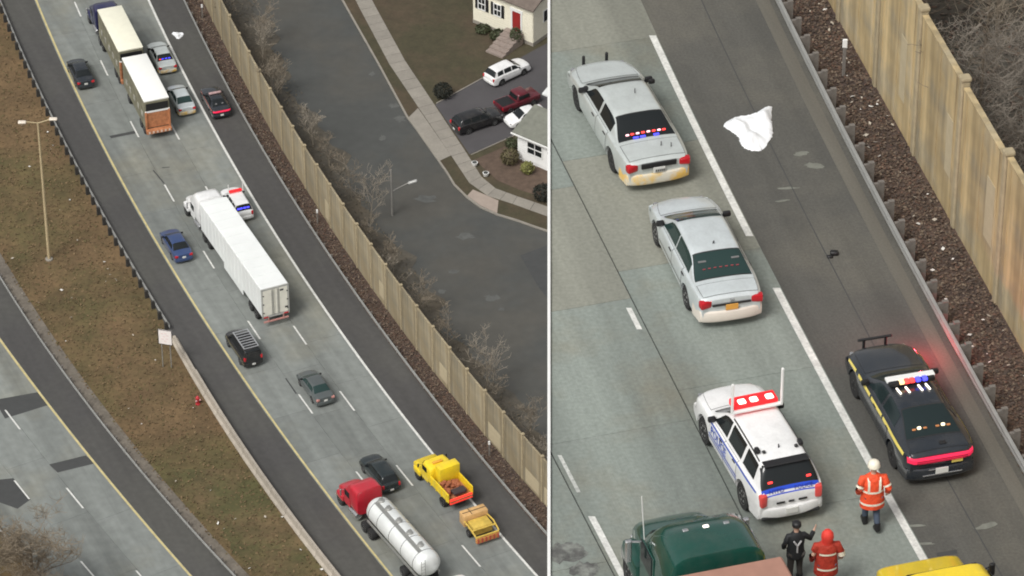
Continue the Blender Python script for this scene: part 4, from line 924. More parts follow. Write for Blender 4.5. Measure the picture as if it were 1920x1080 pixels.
RZT = hd((-9.55, 265.26), (-14.12, 273.09))
t = thing('tanker_truck', 'red cab truck hauling a silver cylindrical tank, bottom edge', 'tanker truck', (-9.35, 264.9, .062), RZT)
m_alu = M('tank_aluminium', (.80, .82, .80), .35, metal=.25, var=.1, nscale=.8)
tk = MB().lathe([(.3, 0), (.8, .12), (1.08, .4), (1.14, .8), (1.14, 8.4), (1.08, 8.9), (.85, 9.2), (.3, 9.32)], (.2, 0, 2.35), 'x', 28).build('tank', m_alu, t, 40)
for x in (1.2, 3.2, 5.2, 7.2, 8.6): MB().lathe([(1.155, 0), (1.155, .08)], (x, 0, 2.35), 'x', 28).build('tank_band', m_chrome, tk, 40)
for x in (1.9, 3.7, 5.5, 7.3, 8.5):
    MB().lathe([(.28, 0), (.28, .12), (.2, .18)], (x, 0, 3.44), 'z', 12).rbox((x, .3, 3.5), (.3, .08, .12), .02, 1).rbox((x + .3, -.15, 3.5), (.18, .3, .1), .02, 1).build('hatch', m_galv, tk, 40)
for sd in (1, -1): MB().box((4.9, sd * .95, 1.35), (8.6, .12, .16)).build('side_rail', m_galv, t)
MB().box((4.9, .42, 3.46), (7.4, .36, .03)).build('walkway', m_galv, tk)
ld = MB()
for sd in (.6, .95): ld.tube([(.0, sd, .9), (.05, sd, 3.5)], .025, 5)
for k in range(8): ld.tube([(.0, .6, 1.1 + k * .3), (.0, .95, 1.1 + k * .3)], .02, 5)
ld.build('ladder', m_galv, tk)
wheels_at(t, (1.6, 2.9), (.95, -.95), .5, .45); MB().box((4.8, 0, 1.0), (9, .8, .25)).build('frame', m_black, t)
sleeper_cab(t, 10.55, p_red, 3.35, 3.9, stack=False)

def works_truck(label, loc, rz, atten=True, scale=None):
    t = thing('works_truck', label, 'truck', loc, rz, scale=scale)
    m_orange = M('orange_load', (.33, .11, .05), .85, var=.35, nscale=3)
    cab = MB().loft([[(x, 1.12 * w_ * math.copysign(abs(math.cos(2 * math.pi * a / 24)) ** .35, math.cos(2 * math.pi * a / 24)), .75 + (zt - .75) / 2 + (zt - .75) / 2 * math.copysign(abs(math.sin(2 * math.pi * a / 24)) ** .35, math.sin(2 * math.pi * a / 24))) for a in range(24)] for x, zt, w_ in ((3.1, 2.4, .95), (3.15, 2.5, .97), (3.9, 2.52, .97), (4.5, 2.46, .96), (4.95, 1.75, .96), (5.1, 1.62, .95), (6.0, 1.5, .92), (6.2, 1.35, .88))]).build('cab', p_yellow, t, 45)
    MB().rbox((4.78, 0, 2.1), (.05, 1.75, .62), .02, 1, rot=Matrix.Rotation(-.62, 3, 'Y').to_euler()).build('windshield', m_glass, t)
    for sd in (1, -1):
        d = MB().rbox((4.05, sd * 1.09, 1.5), (1.0, .04, 1.3), .015, 1).build('door', p_yellow, t); MB().rbox((4.1, sd * 1.11, 1.98), (.75, .03, .48), .01, 1).build('window', m_glass, d)
        MB().rbox((4.75, sd * 1.33, 1.95), (.10, .14, .36), .03, 1).tube([(4.7, sd * 1.05, 2.0), (4.75, sd * 1.33, 2.05)], .02).build('mirror', m_black, t)
        MB().rbox((1.5, sd * 1.13, 1.55), (3.0, .09, .85), .02, 1).build('bed_side', p_yellow, t)
        for k in range(4): MB().rbox((.3 + k * .85, sd * 1.2, 1.5), (.09, .06, .85), .015, 1).build('bed_rib', p_yellow, t)
        MB().rbox((5.45, sd * 1.0, .85), (1.1, .3, .55), .1, 2).build('fender', p_yellow, t, 40)
        MB().rbox((6.2, sd * .7, 1.05), (.08, .3, .22), .03, 1).build('headlight', m_chrome, t)
    MB().rbox((2.62, -.25, 2.1), (.85, 1.9, 1.6), .06, 2).build('tool_box', p_yellow, t, 40)
    MB().rbox((3.7, .1, 2.58), (.25, .9, .14), .04, 2).build('beacon_bar', M('beacon_amber', (.75, .38, .05), .4), t, 40)
    MB().box((1.1, 0, 1.22), (2.5, 2.1, .12)).build('bed_floor', m_rust, t)
    ld = MB(); r_ = random.Random(4)
    for k in range(26): ld.rbox((r_.uniform(.6, 2.1), r_.uniform(-.8, .8), 1.4 + r_.uniform(0, .25)), (r_.uniform(.2, .5), r_.uniform(.2, .5), r_.uniform(.15, .35)), .04, 1, rot=Matrix.Rotation(r_.uniform(0, 3), 3, 'Z').to_euler())
    lo = ld.build('load', m_orange, t); MB().rbox((.5, -.1, 1.62), (.7, 1.2, .3), .06, 1).build('tarp_bundle', M('dark_tarp', (.05, .035, .035), .8), t)
    MB().rbox((-.05, 0, 1.2), (.16, 2.1, .5), .03, 1).build('tailboard', M('lit_red_board', (.9, .05, .03), emit=.55), t)
    MB().box((3, 0, .7), (6, .9, .25)).build('frame', m_black, t); wheels_at(t, (5.35,), (.98, -.98), .46); wheels_at(t, (1.2,), (.9, -.9), .46, .45)
    return t
RZY = hd((-7.01, 275.62), (-10.21, 280.98))
works_truck('small yellow works truck with open orange bed, bottom of the far highway', (-7.25, 275.5, .062), RZY)
t = thing('crash_attenuator', 'yellow and orange crash cushion trailer behind the small yellow works truck', 'trailer', (-4.95, 271.0, .06), hd((-4.9, 271.0), (-6.8, 274.6)))
m_att = M('attenuator_yellow', (.60, .42, .08), .6, var=.25, nscale=2); m_att2 = M('attenuator_orange', (.55, .24, .07), .6, var=.35, nscale=4)
MB().rbox((2.6, 0, 1.15), (.9, 2.2, 1.1), .06, 2).build('front_box', M('pale_orange', (.62, .38, .16), .6, var=.2, nscale=3), t, 40)
MB().box((2.6, 0, 1.715), (.06, 2.1, .02)).box((2.6, .35, 1.715), (.8, .05, .025)).build('box_seam', m_gap, t)
MB().rbox((1.45, 0, .9), (1.2, 1.7, .8), .06, 2).build('cushion', m_att, t, 40)
fr = MB()
for sd in (1, -1): fr.tube([(2.2, sd * 1.05, 1.2), (1.2, sd * 1.1, 1.25), (.2, sd * 1.05, 1.0), (.05, sd * .9, .7)], .07, 7)
fr.tube([(.1, -1.0, .95), (.1, 1.0, .95)], .08, 7); fr.tube([(.75, -1.08, 1.2), (.75, 1.08, 1.2)], .08, 7); fr.build('frame', m_att, t, 40)
MB().rbox((.15, 0, .6), (.3, 2.1, .55), .08, 2).build('rear_panel', m_att2, t, 40)
for k in range(6): MB().box((-.01, -.9 + k * .36, .6), (.03, .14, .45)).build('chevron', M('chevron_red', (.45, .08, .05), .5), t)
MB().box((3.4, 0, .6), (1.2, .25, .2)).build('drawbar', m_black, t); wheels_at(t, (1.6,), (.95, -.95), .34, .22)
works_truck('large yellow works truck whose cab roof enters the bottom right corner', (10.4, 72.6, Z3), hd((8.9, 77.3), (8.07, 80.2)), scale=(1, 1.0, 1))

# green tractor with brown trailer on the deck
RZG = hd((4.3, 76), (3.4, 79))
t = thing('semi_truck', 'dark green truck cab with a brown trailer behind it, bottom edge beside the officer', 'semi truck', (7.14, 65.63, Z3), RZG)
D0 = 11.2
trailer_box(t, D0 - .6, 2.5, 3.35, 1.1, M('brown_trailer', (.30, .165, .125), .75, var=.15, nscale=1.5))
MB().rbox(((D0 - .6) / 2, 0, 3.42), (D0 - .6, 2.6, .14), .05, 1).build('trailer_cover', M('brown_cover', (.36, .19, .14), .8, var=.12, nscale=2), t)
wheels_at(t, (1.6, 2.9), (1.0, -1.0), .5, .5)
sleeper_cab(t, D0, p_green, 3.4, 3.9, ex=.42, stack=False)
MB().tube([(D0 + 1.9, 1.2, 2.6), (D0 + 1.9, 1.28, 3.9)], .012, 5).build('antenna', m_white, t)
for y in (-.5, 0, .5): MB().rbox((D0 + 1.0, y, 3.40), (.10, .14, .06), .02, 1).build('marker_lamp', m_whlit if y == 0 else m_chrome, t)

# ------------------------------------------------------------------ people
def skin_mesh(name, verts, edges, mat, sub=1, root=0):
    me = bpy.data.meshes.new('sk'); me.from_pydata([v[:3] for v in verts], edges, [])
    o = bpy.data.objects.new('sk', me); COL.objects.link(o)
    o.modifiers.new('s', 'SKIN'); sv = me.skin_vertices[0].data
    for i, v in enumerate(verts): sv[i].radius = (v[3], v[3]); sv[i].use_root = (i == root)
    md = o.modifiers.new('u', 'SUBSURF'); md.levels = sub; md.render_levels = sub
    bpy.context.view_layer.update(); r = bpy.data.meshes.new_from_object(o.evaluated_get(bpy.context.evaluated_depsgraph_get()))
    bpy.data.objects.remove(o); r.name = name; r.materials.clear(); r.materials.append(mat); r.shade_smooth(); return r
m_skin = M('skin_tone', (.55, .34, .25), .6, var=.05)
def ell(z, rx, ry, cy=0, cx=0, n=18): return [(cx + rx * math.cos(2 * math.pi * k / n), cy + ry * math.sin(2 * math.pi * k / n), z) for k in range(n)]
def person(label, loc, rz, J, coat, coat2, trouser, hemz=.72, s=1., hat=None, hood=False, stripes=True, bulk=1., look=None):
    """J: joint positions; y is forward, x to the right; the body is one skinned mesh, clothes are children"""
    t = thing('person', label, 'person', loc, rz, scale=(s, s, s))
    V = [(0, 0, .95, .115), (0, .01, 1.15, .12), (0, .0, 1.36, .13), (0, .0, 1.50, .06), (0, .02, 1.58, .065), (0, .03, 1.68, .095), (0, .02, 1.76, .075)]
    E = [(0, 1), (1, 2), (2, 3), (3, 4), (4, 5), (5, 6)]
    for sd in ('L', 'R'):
        b = len(V); sg = -1 if sd == 'L' else 1
        V += [(sg * .17, 0, 1.42, .065), (*J[sd + 'elbow'], .045), (*J[sd + 'wrist'], .032)]; E += [(2, b), (b, b + 1), (b + 1, b + 2)]
        wv = Vector(J[sd + 'wrist']); d = (wv - Vector(J[sd + 'elbow'])).normalized(); pv = wv + d * .09; p = len(V); V.append((*pv, .034)); E.append((b + 2, p))
        ax = d.cross(Vector((0, 1, .2))).normalized()
        for k, (o_, l) in enumerate(((-.028, .075), (-.010, .085), (.010, .08), (.028, .062))):
            q = len(V); m_ = pv + ax * o_ + d * .035; V += [(*m_, .010), (*(m_ + d * l * .55), .009), (*(m_ + d * l + Vector((0, .02, 0))), .008)]; E += [(p, q), (q, q + 1), (q + 1, q + 2)]
        q = len(V); m_ = wv + d * .05 + ax * (-.03) + Vector((0, .02, 0)); V += [(*m_, .012), (*(m_ + d * .04 + Vector((0, .03, 0))), .010)]; E += [(p, q), (q, q + 1)]
        b = len(V); V += [(sg * .10, 0, .90, .09), (*J[sd + 'knee'], .062), (*J[sd + 'ankle'], .042), (J[sd + 'ankle'][0], J[sd + 'ankle'][1] + .15, J[sd + 'ankle'][2] - .055, .035)]; E += [(0, b), (b, b + 1), (b + 1, b + 2), (b + 2, b + 3)]
    link('body', skin_mesh('body', V, E, m_skin, 2), t)
    # face and hair on the head
    fm = MB(); fm.rbox((0, .125, 1.675), (.03, .03, .05), .01, 1)
    for sx in (-1, 1): fm.rbox((sx * .095, .02, 1.68), (.02, .04, .06), .008, 1)
    fm.build('facial_features', m_skin, t, 40)
    em = MB()
    for sx in (-1, 1): em.rbox((sx * .035, .115, 1.70), (.025, .01, .012), .004, 1)
    em.rbox((0, .115, 1.625), (.05, .01, .012), .004, 1); em.build('eyes_and_mouth', m_gap, t)
    MB().lathe([(.104, 0), (.108, .04), (.09, .085), (.04, .11)], (0, .0, 1.70), 'z', 16).build('hair', M('dark_hair', (.03, .025, .02), .8), t, 60)
    # trousers and boots
    tv = [(0, 0, .95, .15)]; te = []
    for sd in ('L', 'R'):
        sg = -1 if sd == 'L' else 1; b = len(tv); a = J[sd + 'ankle']; k = J[sd + 'knee']
        tv += [(sg * .11, 0, .86, .115), (*k, .085), (a[0], a[1], a[2] + .06, .07)]; te += [(0, b), (b, b + 1), (b + 1, b + 2)]
        bt = MB().rbox((a[0], a[1] + .06, a[2] - .045), (.12, .30, .11), .04, 2, rot=Matrix.Rotation(J.get(sd + 'foot', 0), 3, 'X').to_euler()).tube([(a[0], a[1] - .02, a[2] - .02), (a[0], a[1] - .01, a[2] + .14)], .072, 10).build('boot', m_black, t, 50)
    link('trousers', skin_mesh('trousers', tv, te, trouser, 2), t)
    # coat: torso loft with sleeves
    B = bulk; rings = [ell(hemz, .245 * B, .185 * B, -.005), ell(hemz + .03, .25 * B, .19 * B, -.005), ell(.95, .235 * B, .18 * B), ell(1.12, .215 * B, .165 * B, .01), ell(1.3, .235 * B, .165 * B), ell(1.42, .225 * B, .14 * B), ell(1.49, .15 * B, .105 * B), ell(1.54, .085, .085, .01)]
    cm = MB().loft(rings); cv = []
    for sd in ('L', 'R'):
        sg = -1 if sd == 'L' else 1; S_ = Vector((sg * .20 * B, 0, 1.42)); e = Vector(J[sd + 'elbow']); w_ = Vector(J[sd + 'wrist'])
        cm.tube([S_ - Vector((sg * .06, 0, -.0)), S_, S_.lerp(e, .5), e, e.lerp(w_, .5), w_ - (w_ - e) * .05], [.075, .088 * B, .078 * B, .07 * B, .062 * B, .058], 12)
    ct = cm.build('coat', coat, t, 70)
    if stripes:
        m_tape = M('silver_tape', (.86, .80, .66), .4, emit=.0, var=.04)
        sm_ = MB()
        for z, rx, ry in ((1.12, .218, .168), (.80, .248, .188)):
            sm_.loft([ell(z - .028, rx * B + .006, ry * B + .006, .0 if z < 1 else .01), ell(z + .028, rx * B + .006, ry * B + .006, .0 if z < 1 else .01)], cap=False)
        for sx in (-1, 1):
            for sy in (-1, 1): sm_.grid([[(sx * .125 - .027 + .054 * i, sy * yy * B + (.01 if z < 1.2 else 0), z) for i in (0, 1)] for z, yy in ((1.12, .150), (1.2, .150), (1.3, .152), (1.42, .129), (1.485, .07))])
        sm_.build('reflective_stripe', m_tape, ct)
        for sd in ('L', 'R'):
            e = Vector(J[sd + 'elbow']); w_ = Vector(J[sd + 'wrist']); sg = -1 if sd == 'L' else 1; S_ = Vector((sg * .20 * B, 0, 1.42))
            for a, b, r_ in ((S_.lerp(e, .62), S_.lerp(e, .78), .086 * B), (e.lerp(w_, .55), e.lerp(w_, .78), .068 * B)): MB().tube([a, b], r_, 12, cap=False).build('sleeve_stripe', m_tape, ct)
    if hat == 'helmet':
        h_ = MB().lathe([(.135, 0), (.145, .015), (.138, .035), (.132, .09), (.105, .145), (.05, .175)], (0, .015, 1.715), 'z', 18).rbox((0, .13, 1.73), (.2, .1, .02), .008, 1).build('helmet', M('helmet_white', (.86, .80, .66), .4), t, 60)
    if hat == 'cap':
        MB().lathe([(.112, 0), (.116, .05), (.10, .10), (.04, .125)], (0, .01, 1.705), 'z', 16).rbox((0, .13, 1.715), (.16, .12, .018), .006, 1).build('cap', m_black, t, 60)
    if hood:
        MB().loft([ell(1.47, .13, .11, -.01), ell(1.56, .125, .115, -.01), ell(1.66, .142, .135, -.02), ell(1.76, .13, .125, -.02), ell(1.84, .07, .07, -.02), ell(1.86, .01, .01, -.02)]).build('hood', coat2, ct, 60)
    return t, ct
m_hiv = M('orange_coat', (.82, .085, .025), .7, var=.16, nscale=5, bump=1.0, bscale=9); m_dhiv = M('dark_red_coat', (.40, .035, .018), .75, var=.2, nscale=5, bump=1.0, bscale=9); m_hood = M('red_hood', (.72, .05, .035), .7, var=.1, nscale=5)
m_jean = M('blue_jeans', (.055, .075, .11), .8, var=.15, nscale=6); m_uni = M('dark_uniform', (.014, .015, .017), .7, var=.2, nscale=8)
JW = dict(Lelbow=(-.33, -.06, 1.16), Lwrist=(-.30, .10, .95), Relbow=(.33, -.10, 1.17), Rwrist=(.35, .05, .93), Lknee=(-.10, .17, .50), Lankle=(-.10, .20, .10), Rknee=(.10, -.02, .50), Rankle=(.10, -.20, .14), Rfoot=-.35)
person('road worker in orange reflective coat and white helmet walking along the white line', (7.86, 81.5, DZ + .06), R(8), JW, m_hiv, m_hiv, m_jean, hemz=.66, s=1.10, hat='helmet', bulk=1.12)
JO = dict(Lelbow=(-.30, -.02, 1.16), Lwrist=(-.26, .14, .98), Relbow=(.36, .06, 1.24), Rwrist=(.47, .22, 1.30), Lknee=(-.11, .02, .50), Lankle=(-.12, 0, .10), Rknee=(.11, .04, .50), Rankle=(.13, 0, .10))
t, ct = person('officer in black uniform with one arm raised beside the green truck', (5.90, 79.45, DZ + .06), R(10), JO, m_uni, m_uni, M('dark_khaki', (.05, .045, .04), .8), hemz=.80, s=1.0, hat='cap', stripes=False, bulk=.92)
gm = MB()
for sx in (-1, 1): gm.tube([(sx * .09, -.155, 1.36), (0, -.165, 1.22)], .022, 6)
gm.tube([(0, -.165, 1.22), (0, -.16, 1.02)], .022, 6); gm.build('harness', M('pale_grey_strap', (.5, .5, .5), .6), ct)
JR = dict(Lelbow=(-.32, -.02, 1.15), Lwrist=(-.30, .12, .93), Relbow=(.34, .0, 1.15), Rwrist=(.34, .14, .94), Lknee=(-.11, .04, .50), Lankle=(-.12, .02, .10), Rknee=(.11, .02, .50), Rankle=(.12, -.02, .10))
t, ct = person('worker in hooded dark red coat with pale back stripe, cut by the bottom edge', (6.60, 78.95, DZ + .06), R(6), JR, m_dhiv, m_hood, m_jean, hemz=.66, s=1.08, hood=True, stripes=False, bulk=1.10)
for z, ry, a in ((1.27, .184, .8), (.86, .208, 1.0)):
    MB().grid([[(.26 * math.sin(q * a), -(ry + .006) * math.cos(q * a * .95), zz) for q in arange(-1, 1, 10)] for zz in (z - .025, z + .025)]).build('reflective_stripe', MATS['silver_tape'], ct)
for a, b, r_ in (((.315, .0, 1.24), (.335, .0, 1.12), .088), ((.34, .06, 1.05), (.34, .1, .99), .076)): MB().tube([a, b], r_, 12, cap=False).build('sleeve_stripe', MATS['silver_tape'], ct)

# ------------------------------------------------------------------ covered sheets
def sheet(label, outline, z, seed, hgt):
    """cloth lying over a low shape: a fine grid inside the outline with rounded rumples"""
    rr = random.Random(seed)
    for _ in range(2): outline = [(p[0] * (1 - q) + r_[0] * q, p[1] * (1 - q) + r_[1] * q) for p, r_ in zip(outline, outline[1:] + outline[:1]) for q in (.2, .8)]
    n = len(outline); cx = sum(p[0] for p in outline) / n; cy = sum(p[1] for p in outline) / n; ring = []
    for i in range(n):
        a, b = outline[i], outline[(i + 1) % n]
        for k in range(3): q = k / 3; ring.append((a[0] + (b[0] - a[0]) * q + rr.uniform(-.02, .02), a[1] + (b[1] - a[1]) * q + rr.uniform(-.02, .02)))
    ph = [rr.uniform(0, 6) for _ in range(6)]
    def hh(x, y, r_):
        k = 1 - r_ ** 3
        return hgt * k * (.6 + .4 * math.sin(5.1 * x + 2.2 * y + ph[0]) + .2 * math.sin(7.3 * y - 3.1 * x + ph[1]) + .12 * math.sin(11 * x + 9 * y + ph[2])) + .012 + .02 * k * math.sin(17 * x - 6 * y + ph[3])
    rows = [[(cx + (p[0] - cx) * r_, cy + (p[1] - cy) * r_, z + hh(cx + (p[0] - cx) * r_, cy + (p[1] - cy) * r_, r_)) for p in ring] for r_ in (1, .97, .92, .85, .76, .66, .55, .43, .3, .17, .05)]
    rows.insert(0, [(p[0], p[1], z) for p in ring])
    m_ = MB().loft(rows); o = m_.build('white_sheet', m_sheet, smooth=70); tag(o, label, 'sheet')
sheet('large crumpled white sheet lying on the near shoulder', [(4.79, 99.42), (5.2, 99.85), (5.7, 99.95), (6.27, 100.51), (6.20, 99.8), (6.26, 99.0), (5.9, 98.11), (5.5, 98.15), (5.3, 98.45), (5.25, 98.9)], DZ + .052, 2, .22)
sheet('small white sheet lying on the far shoulder beside the two police cars', [(-36.45, 349.2), (-36.0, 349.35), (-35.3, 349.4), (-35.2, 349.0), (-35.5, 348.3), (-35.8, 348.2), (-36.1, 348.8)], .047, 5, .3)

# ------------------------------------------------------------------ poles, signs, small things
def lathe_pole(t, x, y, h, r0, r1, mat): return MB().tube([(x, y, 0), (x, y, h)], [r0, r1], 8).build('pole', mat, t, 50)
m_pole = M('tan_pole', (.46, .37, .22), .6, var=.12, nscale=1)
t = thing('street_lamp', 'tall tan twin headed highway lamp on the brown median', 'street lamp', (-44.6, 311.4, 0))
lathe_pole(t, 0, 0, 14.6, .15, .09, m_pole); MB().lathe([(.35, 0), (.35, .12), (.24, .18)], n=12).build('base', m_walk, t)
MB().tube([(-1.0, -.1, 14.75), (0, 0, 14.55), (1.0, .1, 14.85)], .05, 6).build('arm', m_pole, t)
for sx, dz in ((-1, 14.72), (1, 14.9)): MB().rbox((sx * 1.35, sx * .12, dz), (.72, .4, .2), .08, 2).build('lamp_head', M('lamp_pale', (.74, .66, .56), .5), t, 50)
t = thing('street_lamp', 'slim grey street lamp with one arm standing behind the noise wall', 'street lamp', (-14.2, 318.3, .03))
lathe_pole(t, 0, 0, 5.0, .10, .07, M('grey_pole', (.26, .25, .23), .7)); MB().tube([(0, 0, 2.6), (.7, .1, 3.0), (1.5, .2, 3.4)], .045, 6).build('arm', MATS['grey_pole'], t)
MB().rbox((1.9, .22, 3.52), (.85, .3, .18), .07, 2, rot=Matrix.Rotation(-.35, 3, 'Y').to_euler()).build('lamp_head', M('lamp_grey', (.45, .45, .43), .5), t, 50)
t = thing('road_sign', 'white square sign on two thin posts at the end of the median guardrail', 'road sign', (-32.9, 295.2, 0), -.25)
for sx in (-.38, .38): MB().box((sx, .06, 1.7), (.07, .07, 3.6)).build('post', m_galv, t)
MB().rbox((0, 0, 3.25), (1.25, .05, 1.55), .02, 1).build('panel', M('sign_white', (.84, .79, .76), .5, var=.03), t)
bd = MB()
for c, d in (((0, -.03, 4.0), (1.27, .02, .05)), ((0, -.03, 2.5), (1.27, .02, .05)), ((-.61, -.03, 3.25), (.05, .02, 1.55)), ((.61, -.03, 3.25), (.05, .02, 1.55))): bd.box(c, d)
bd.build('border', m_gap, t)
sy = MB()
for i, (a, b) in enumerate(((-.25, 3.6), (.05, 3.65), (.2, 3.45), (-.1, 3.3), (.15, 3.1), (-.25, 3.05), (0, 2.85))): sy.box((a, -.032, b), (.22, .012, .05))
sy.build('faded_lettering', M('faded_pink', (.70, .52, .50), .6), t)
t = thing('fire_hydrant', 'small red hydrant in the brown grass left of the concrete barrier', 'hydrant', (-29.9, 290.0, 0))
MB().lathe([(.2, 0), (.2, .08), (.15, .1), (.15, .55), (.18, .58), (.18, .65), (.13, .78), (.05, .86)], n=12).build('barrel', M('hydrant_red', (.45, .03, .04), .5), t, 50)
for a in (0, 2.1, 4.2): MB().tube([(.12 * math.cos(a), .12 * math.sin(a), .45), (.27 * math.cos(a), .27 * math.sin(a), .45)], .07, 8).build('outlet', M('outlet_pink', (.65, .35, .35), .5), t)
def delineator(label, loc, s=1.):
    t = thing('delineator_post', label, 'marker post', loc, 0, 'white marker posts behind the right guardrail' if s > 1.01 else None)
    MB().rbox((0, 0, .5 * s), (.10 * s, .05 * s, 1.0 * s), .01, 1).build('post', m_wpost, t); MB().rbox((0, -.0, 1.08 * s), (.14 * s, .06 * s, .28 * s), .015, 1).build('reflector', m_white, t)
delineator('white topped marker post behind the near guardrail, upper right', (8.35, 102.0, DZ + .04), 1)
delineator('white marker post behind the far guardrail, near the top edge', (-33.6, 352.0, .05), 1.3)
delineator('white marker post beside the middle of the far noise wall', (-20.9, 316.9, .05), 1.3)
delineator('white marker post behind the guardrail right of the small yellow works truck', (-5.0, 282.7, .05), 1.3)
tag(MB().rbox((7.6, 93.15, DZ + .11), (.22, .16, .12), .04, 2).rbox((7.48, 93.02, DZ + .08), (.16, .12, .06), .02, 1).build('road_debris', m_black, smooth=50), 'small black debris lying alone on the near shoulder', 'debris')
for i, (x, y, l) in enumerate(((-6.85, 326.2, 'left'), (-5.8, 324.5, 'right'))):
    t = thing('planter_pot', 'white round pot on the brown bed by the sidewalk, %s of the pair' % ('upper' if i == 0 else 'lower'), 'pot', (x, y, .14), 0, 'white pots by the sidewalk')
    MB().lathe([(.16, 0), (.24, .1), (.28, .34), (.30, .38)], n=12).build('pot', m_white, t, 50); MB().lathe([(.22, 0), (.22, .02)], (0, 0, .385), n=12).build('soil', m_bed, t)

# ------------------------------------------------------------------ bare trees and shrubs
def tree_segs(rr, h, r0, levels, spread, nkid, droop=0., lean=(0, 0), first=.25):
    segs = []
    def grow(p, d, L, r, lv):
        n = 4 if lv < 2 else 3; pts = [p.copy()]; dd = d.copy()
        for i in range(n):
            dd = (dd + Vector((rr.uniform(-1, 1), rr.uniform(-1, 1), rr.uniform(-.6, .9) - droop * lv * .3)) * (.10 + .07 * lv)).normalized(); p = p + dd * (L / n); pts.append(p.copy())
        segs.append((lv, pts, [r * (1 - .75 * i / n) for i in range(n + 1)]))
        if lv >= levels: return
        for k in range(nkid[lv]):
            q = first + (1 - first) * (k + rr.random()) / nkid[lv]; f = q * n; i = min(int(f), n - 1); b = pts[i].lerp(pts[i + 1], f - i)
            ax = Vector((rr.uniform(-1, 1), rr.uniform(-1, 1), rr.uniform(-.2, .5))).normalized()
            nd = (dd * (1 - spread) + ax * spread * 1.2 + Vector((0, 0, .18))).normalized()
            grow(b, nd, L * rr.uniform(.42, .68) * (1 - .25 * q), r * (1 - .75 * q) * .6, lv + 1)
    grow(Vector((0, 0, 0)), Vector((lean[0], lean[1], 1)).normalized(), h * .72, r0, 0); return segs
def bare_tree(label, loc, h, seed, r0=.12, levels=3, spread=.62, nkid=(7, 6, 5, 3), group=None, name='bare_tree', lean=(0, 0), bark=m_bark, twig=m_twig, minr=.006, cat='tree'):
    rr = random.Random(seed); sg = tree_segs(rr, h, r0, levels, spread, nkid, lean=lean)
    t = thing(name, label, cat, loc, rr.uniform(0, 6), group); a = MB(); b = MB()
    for lv, pts, rs in sg: (a if lv < 2 else b).tube(pts, [max(q, minr) for q in rs], 5 if lv == 0 else 4 if lv == 1 else 3, cap=False)
    a.build('trunk', bark, t); b.build('crown', twig, t)
G1 = 'bare trees behind the near noise wall'
WOOD = [('leftmost', (11.3, 107.4), 6.5, .07), ('second from the left', (12.2, 101.2), 6.5, .07), ('middle one', (13.2, 110.2), 8.0, .09), ('fourth from the left', (12.9, 104.3), 7.5, .08), ('rightmost', (14.2, 100.6), 7.0, .08)]
for i, (ad, (x, y), h, r0) in enumerate(WOOD):
    bare_tree('leafless tree behind the near noise wall, %s of the five' % ad, (x, y, DZ + .05), h, 20 + i, r0, 3, .75, (11, 8, 7), G1, bark=m_bark if i % 2 else m_bark2, minr=.007)
SHR = [('fan shaped grey twiggy bush leaning over the near noise wall', (11.55, 97.0), 5.6, 41), ('low brown thicket behind the near noise wall, below the fan shaped bush', (13.3, 94.3), 4.6, 42), ('brown thicket behind the near noise wall at the top right', (10.7, 103.6), 5.0, 43), ('tangled dark thicket in the far right wood', (14.0, 98.6), 5.0, 44)]
for lb, (x, y), h, sd in SHR: bare_tree(lb, (x, y, DZ + .05), h, sd, .05, 3, .85, (16, 9, 8), 'thickets behind the near noise wall', 'bare_bush', minr=.007, cat='bush', twig=M('grey_twigs', (.19, .165, .135), .9, var=.25, nscale=2))
NTH = ['topmost', 'second', 'third', 'fourth', 'fifth', 'sixth', 'seventh', 'eighth', 'ninth', 'tenth', 'eleventh', 'twelfth', 'thirteenth', 'fourteenth', 'fifteenth', 'sixteenth', 'seventeenth', 'eighteenth', 'nineteenth', 'twentieth']
rr = random.Random(12)
for i in range(20):
    y = 356 - i * 4.2 + rr.uniform(-1.5, 1.5); x = f_wall(y) + rr.uniform(1.2, 3.8)
    bare_tree('thin leafless sapling behind the far noise wall, %s from the top' % NTH[i], (x, y, .06), rr.uniform(3.5, 6.5), 60 + i, .06, 3, .6, (8, 6, 5), 'saplings behind the far noise wall', 'sapling', minr=.013, twig=m_twig if i % 3 else m_bark2, bark=m_bark2)
bare_tree('large bare tree whose twiggy crown fills the bottom left corner', (-41.2, 263.2, 0), 10.0, 91, .20, 3, .88, (22, 11, 10), minr=.014, twig=M('tan_twigs', (.21, .17, .12), .9, var=.25, nscale=1))
bare_tree('smaller bare tree at the very left of the bottom edge', (-44.9, 264.8, 0), 7.0, 92, .14, 3, .76, (14, 9, 9), minr=.018, twig=MATS['tan_twigs'])
def leaf_bush(label, loc, rx, rz_, mat, seed, n=500, sz=.12, name='shrub'):
    rr = random.Random(seed); t = thing(name, label, 'shrub', loc); m_ = MB()
    for k in range(n):
        v = Vector((rr.gauss(0, 1), rr.gauss(0, 1), rr.gauss(0, 1))).normalized() * rr.uniform(.55, 1.0) ** .5; c = Vector((v.x * rx, v.y * rx, rz_ + v.z * rz_)) * 1.0
        a = Vector((rr.uniform(-1, 1), rr.uniform(-1, 1), rr.uniform(-1, 1))).normalized(); b = a.cross(v).normalized() if a.cross(v).length > .1 else Vector((1, 0, 0)); s = sz * rr.uniform(.6, 1.4)
        m_.add([c - a * s, c + b * s * .5, c + a * s, c - b * s * .5], [(0, 1, 2, 3)])
    m_.build('foliage', mat, t); st = MB()
    for k in range(5): a = k * 1.26; st.tube([(0, 0, 0), (rx * .5 * math.cos(a), rx * .5 * math.sin(a), rz_)], .025, 4)
    st.build('stem', m_bark, t)
leaf_bush('round dark bush on the lawn at the driveway edge', (-10.0, 337.8, .13), .95, .75, m_leafk, 1, 700)
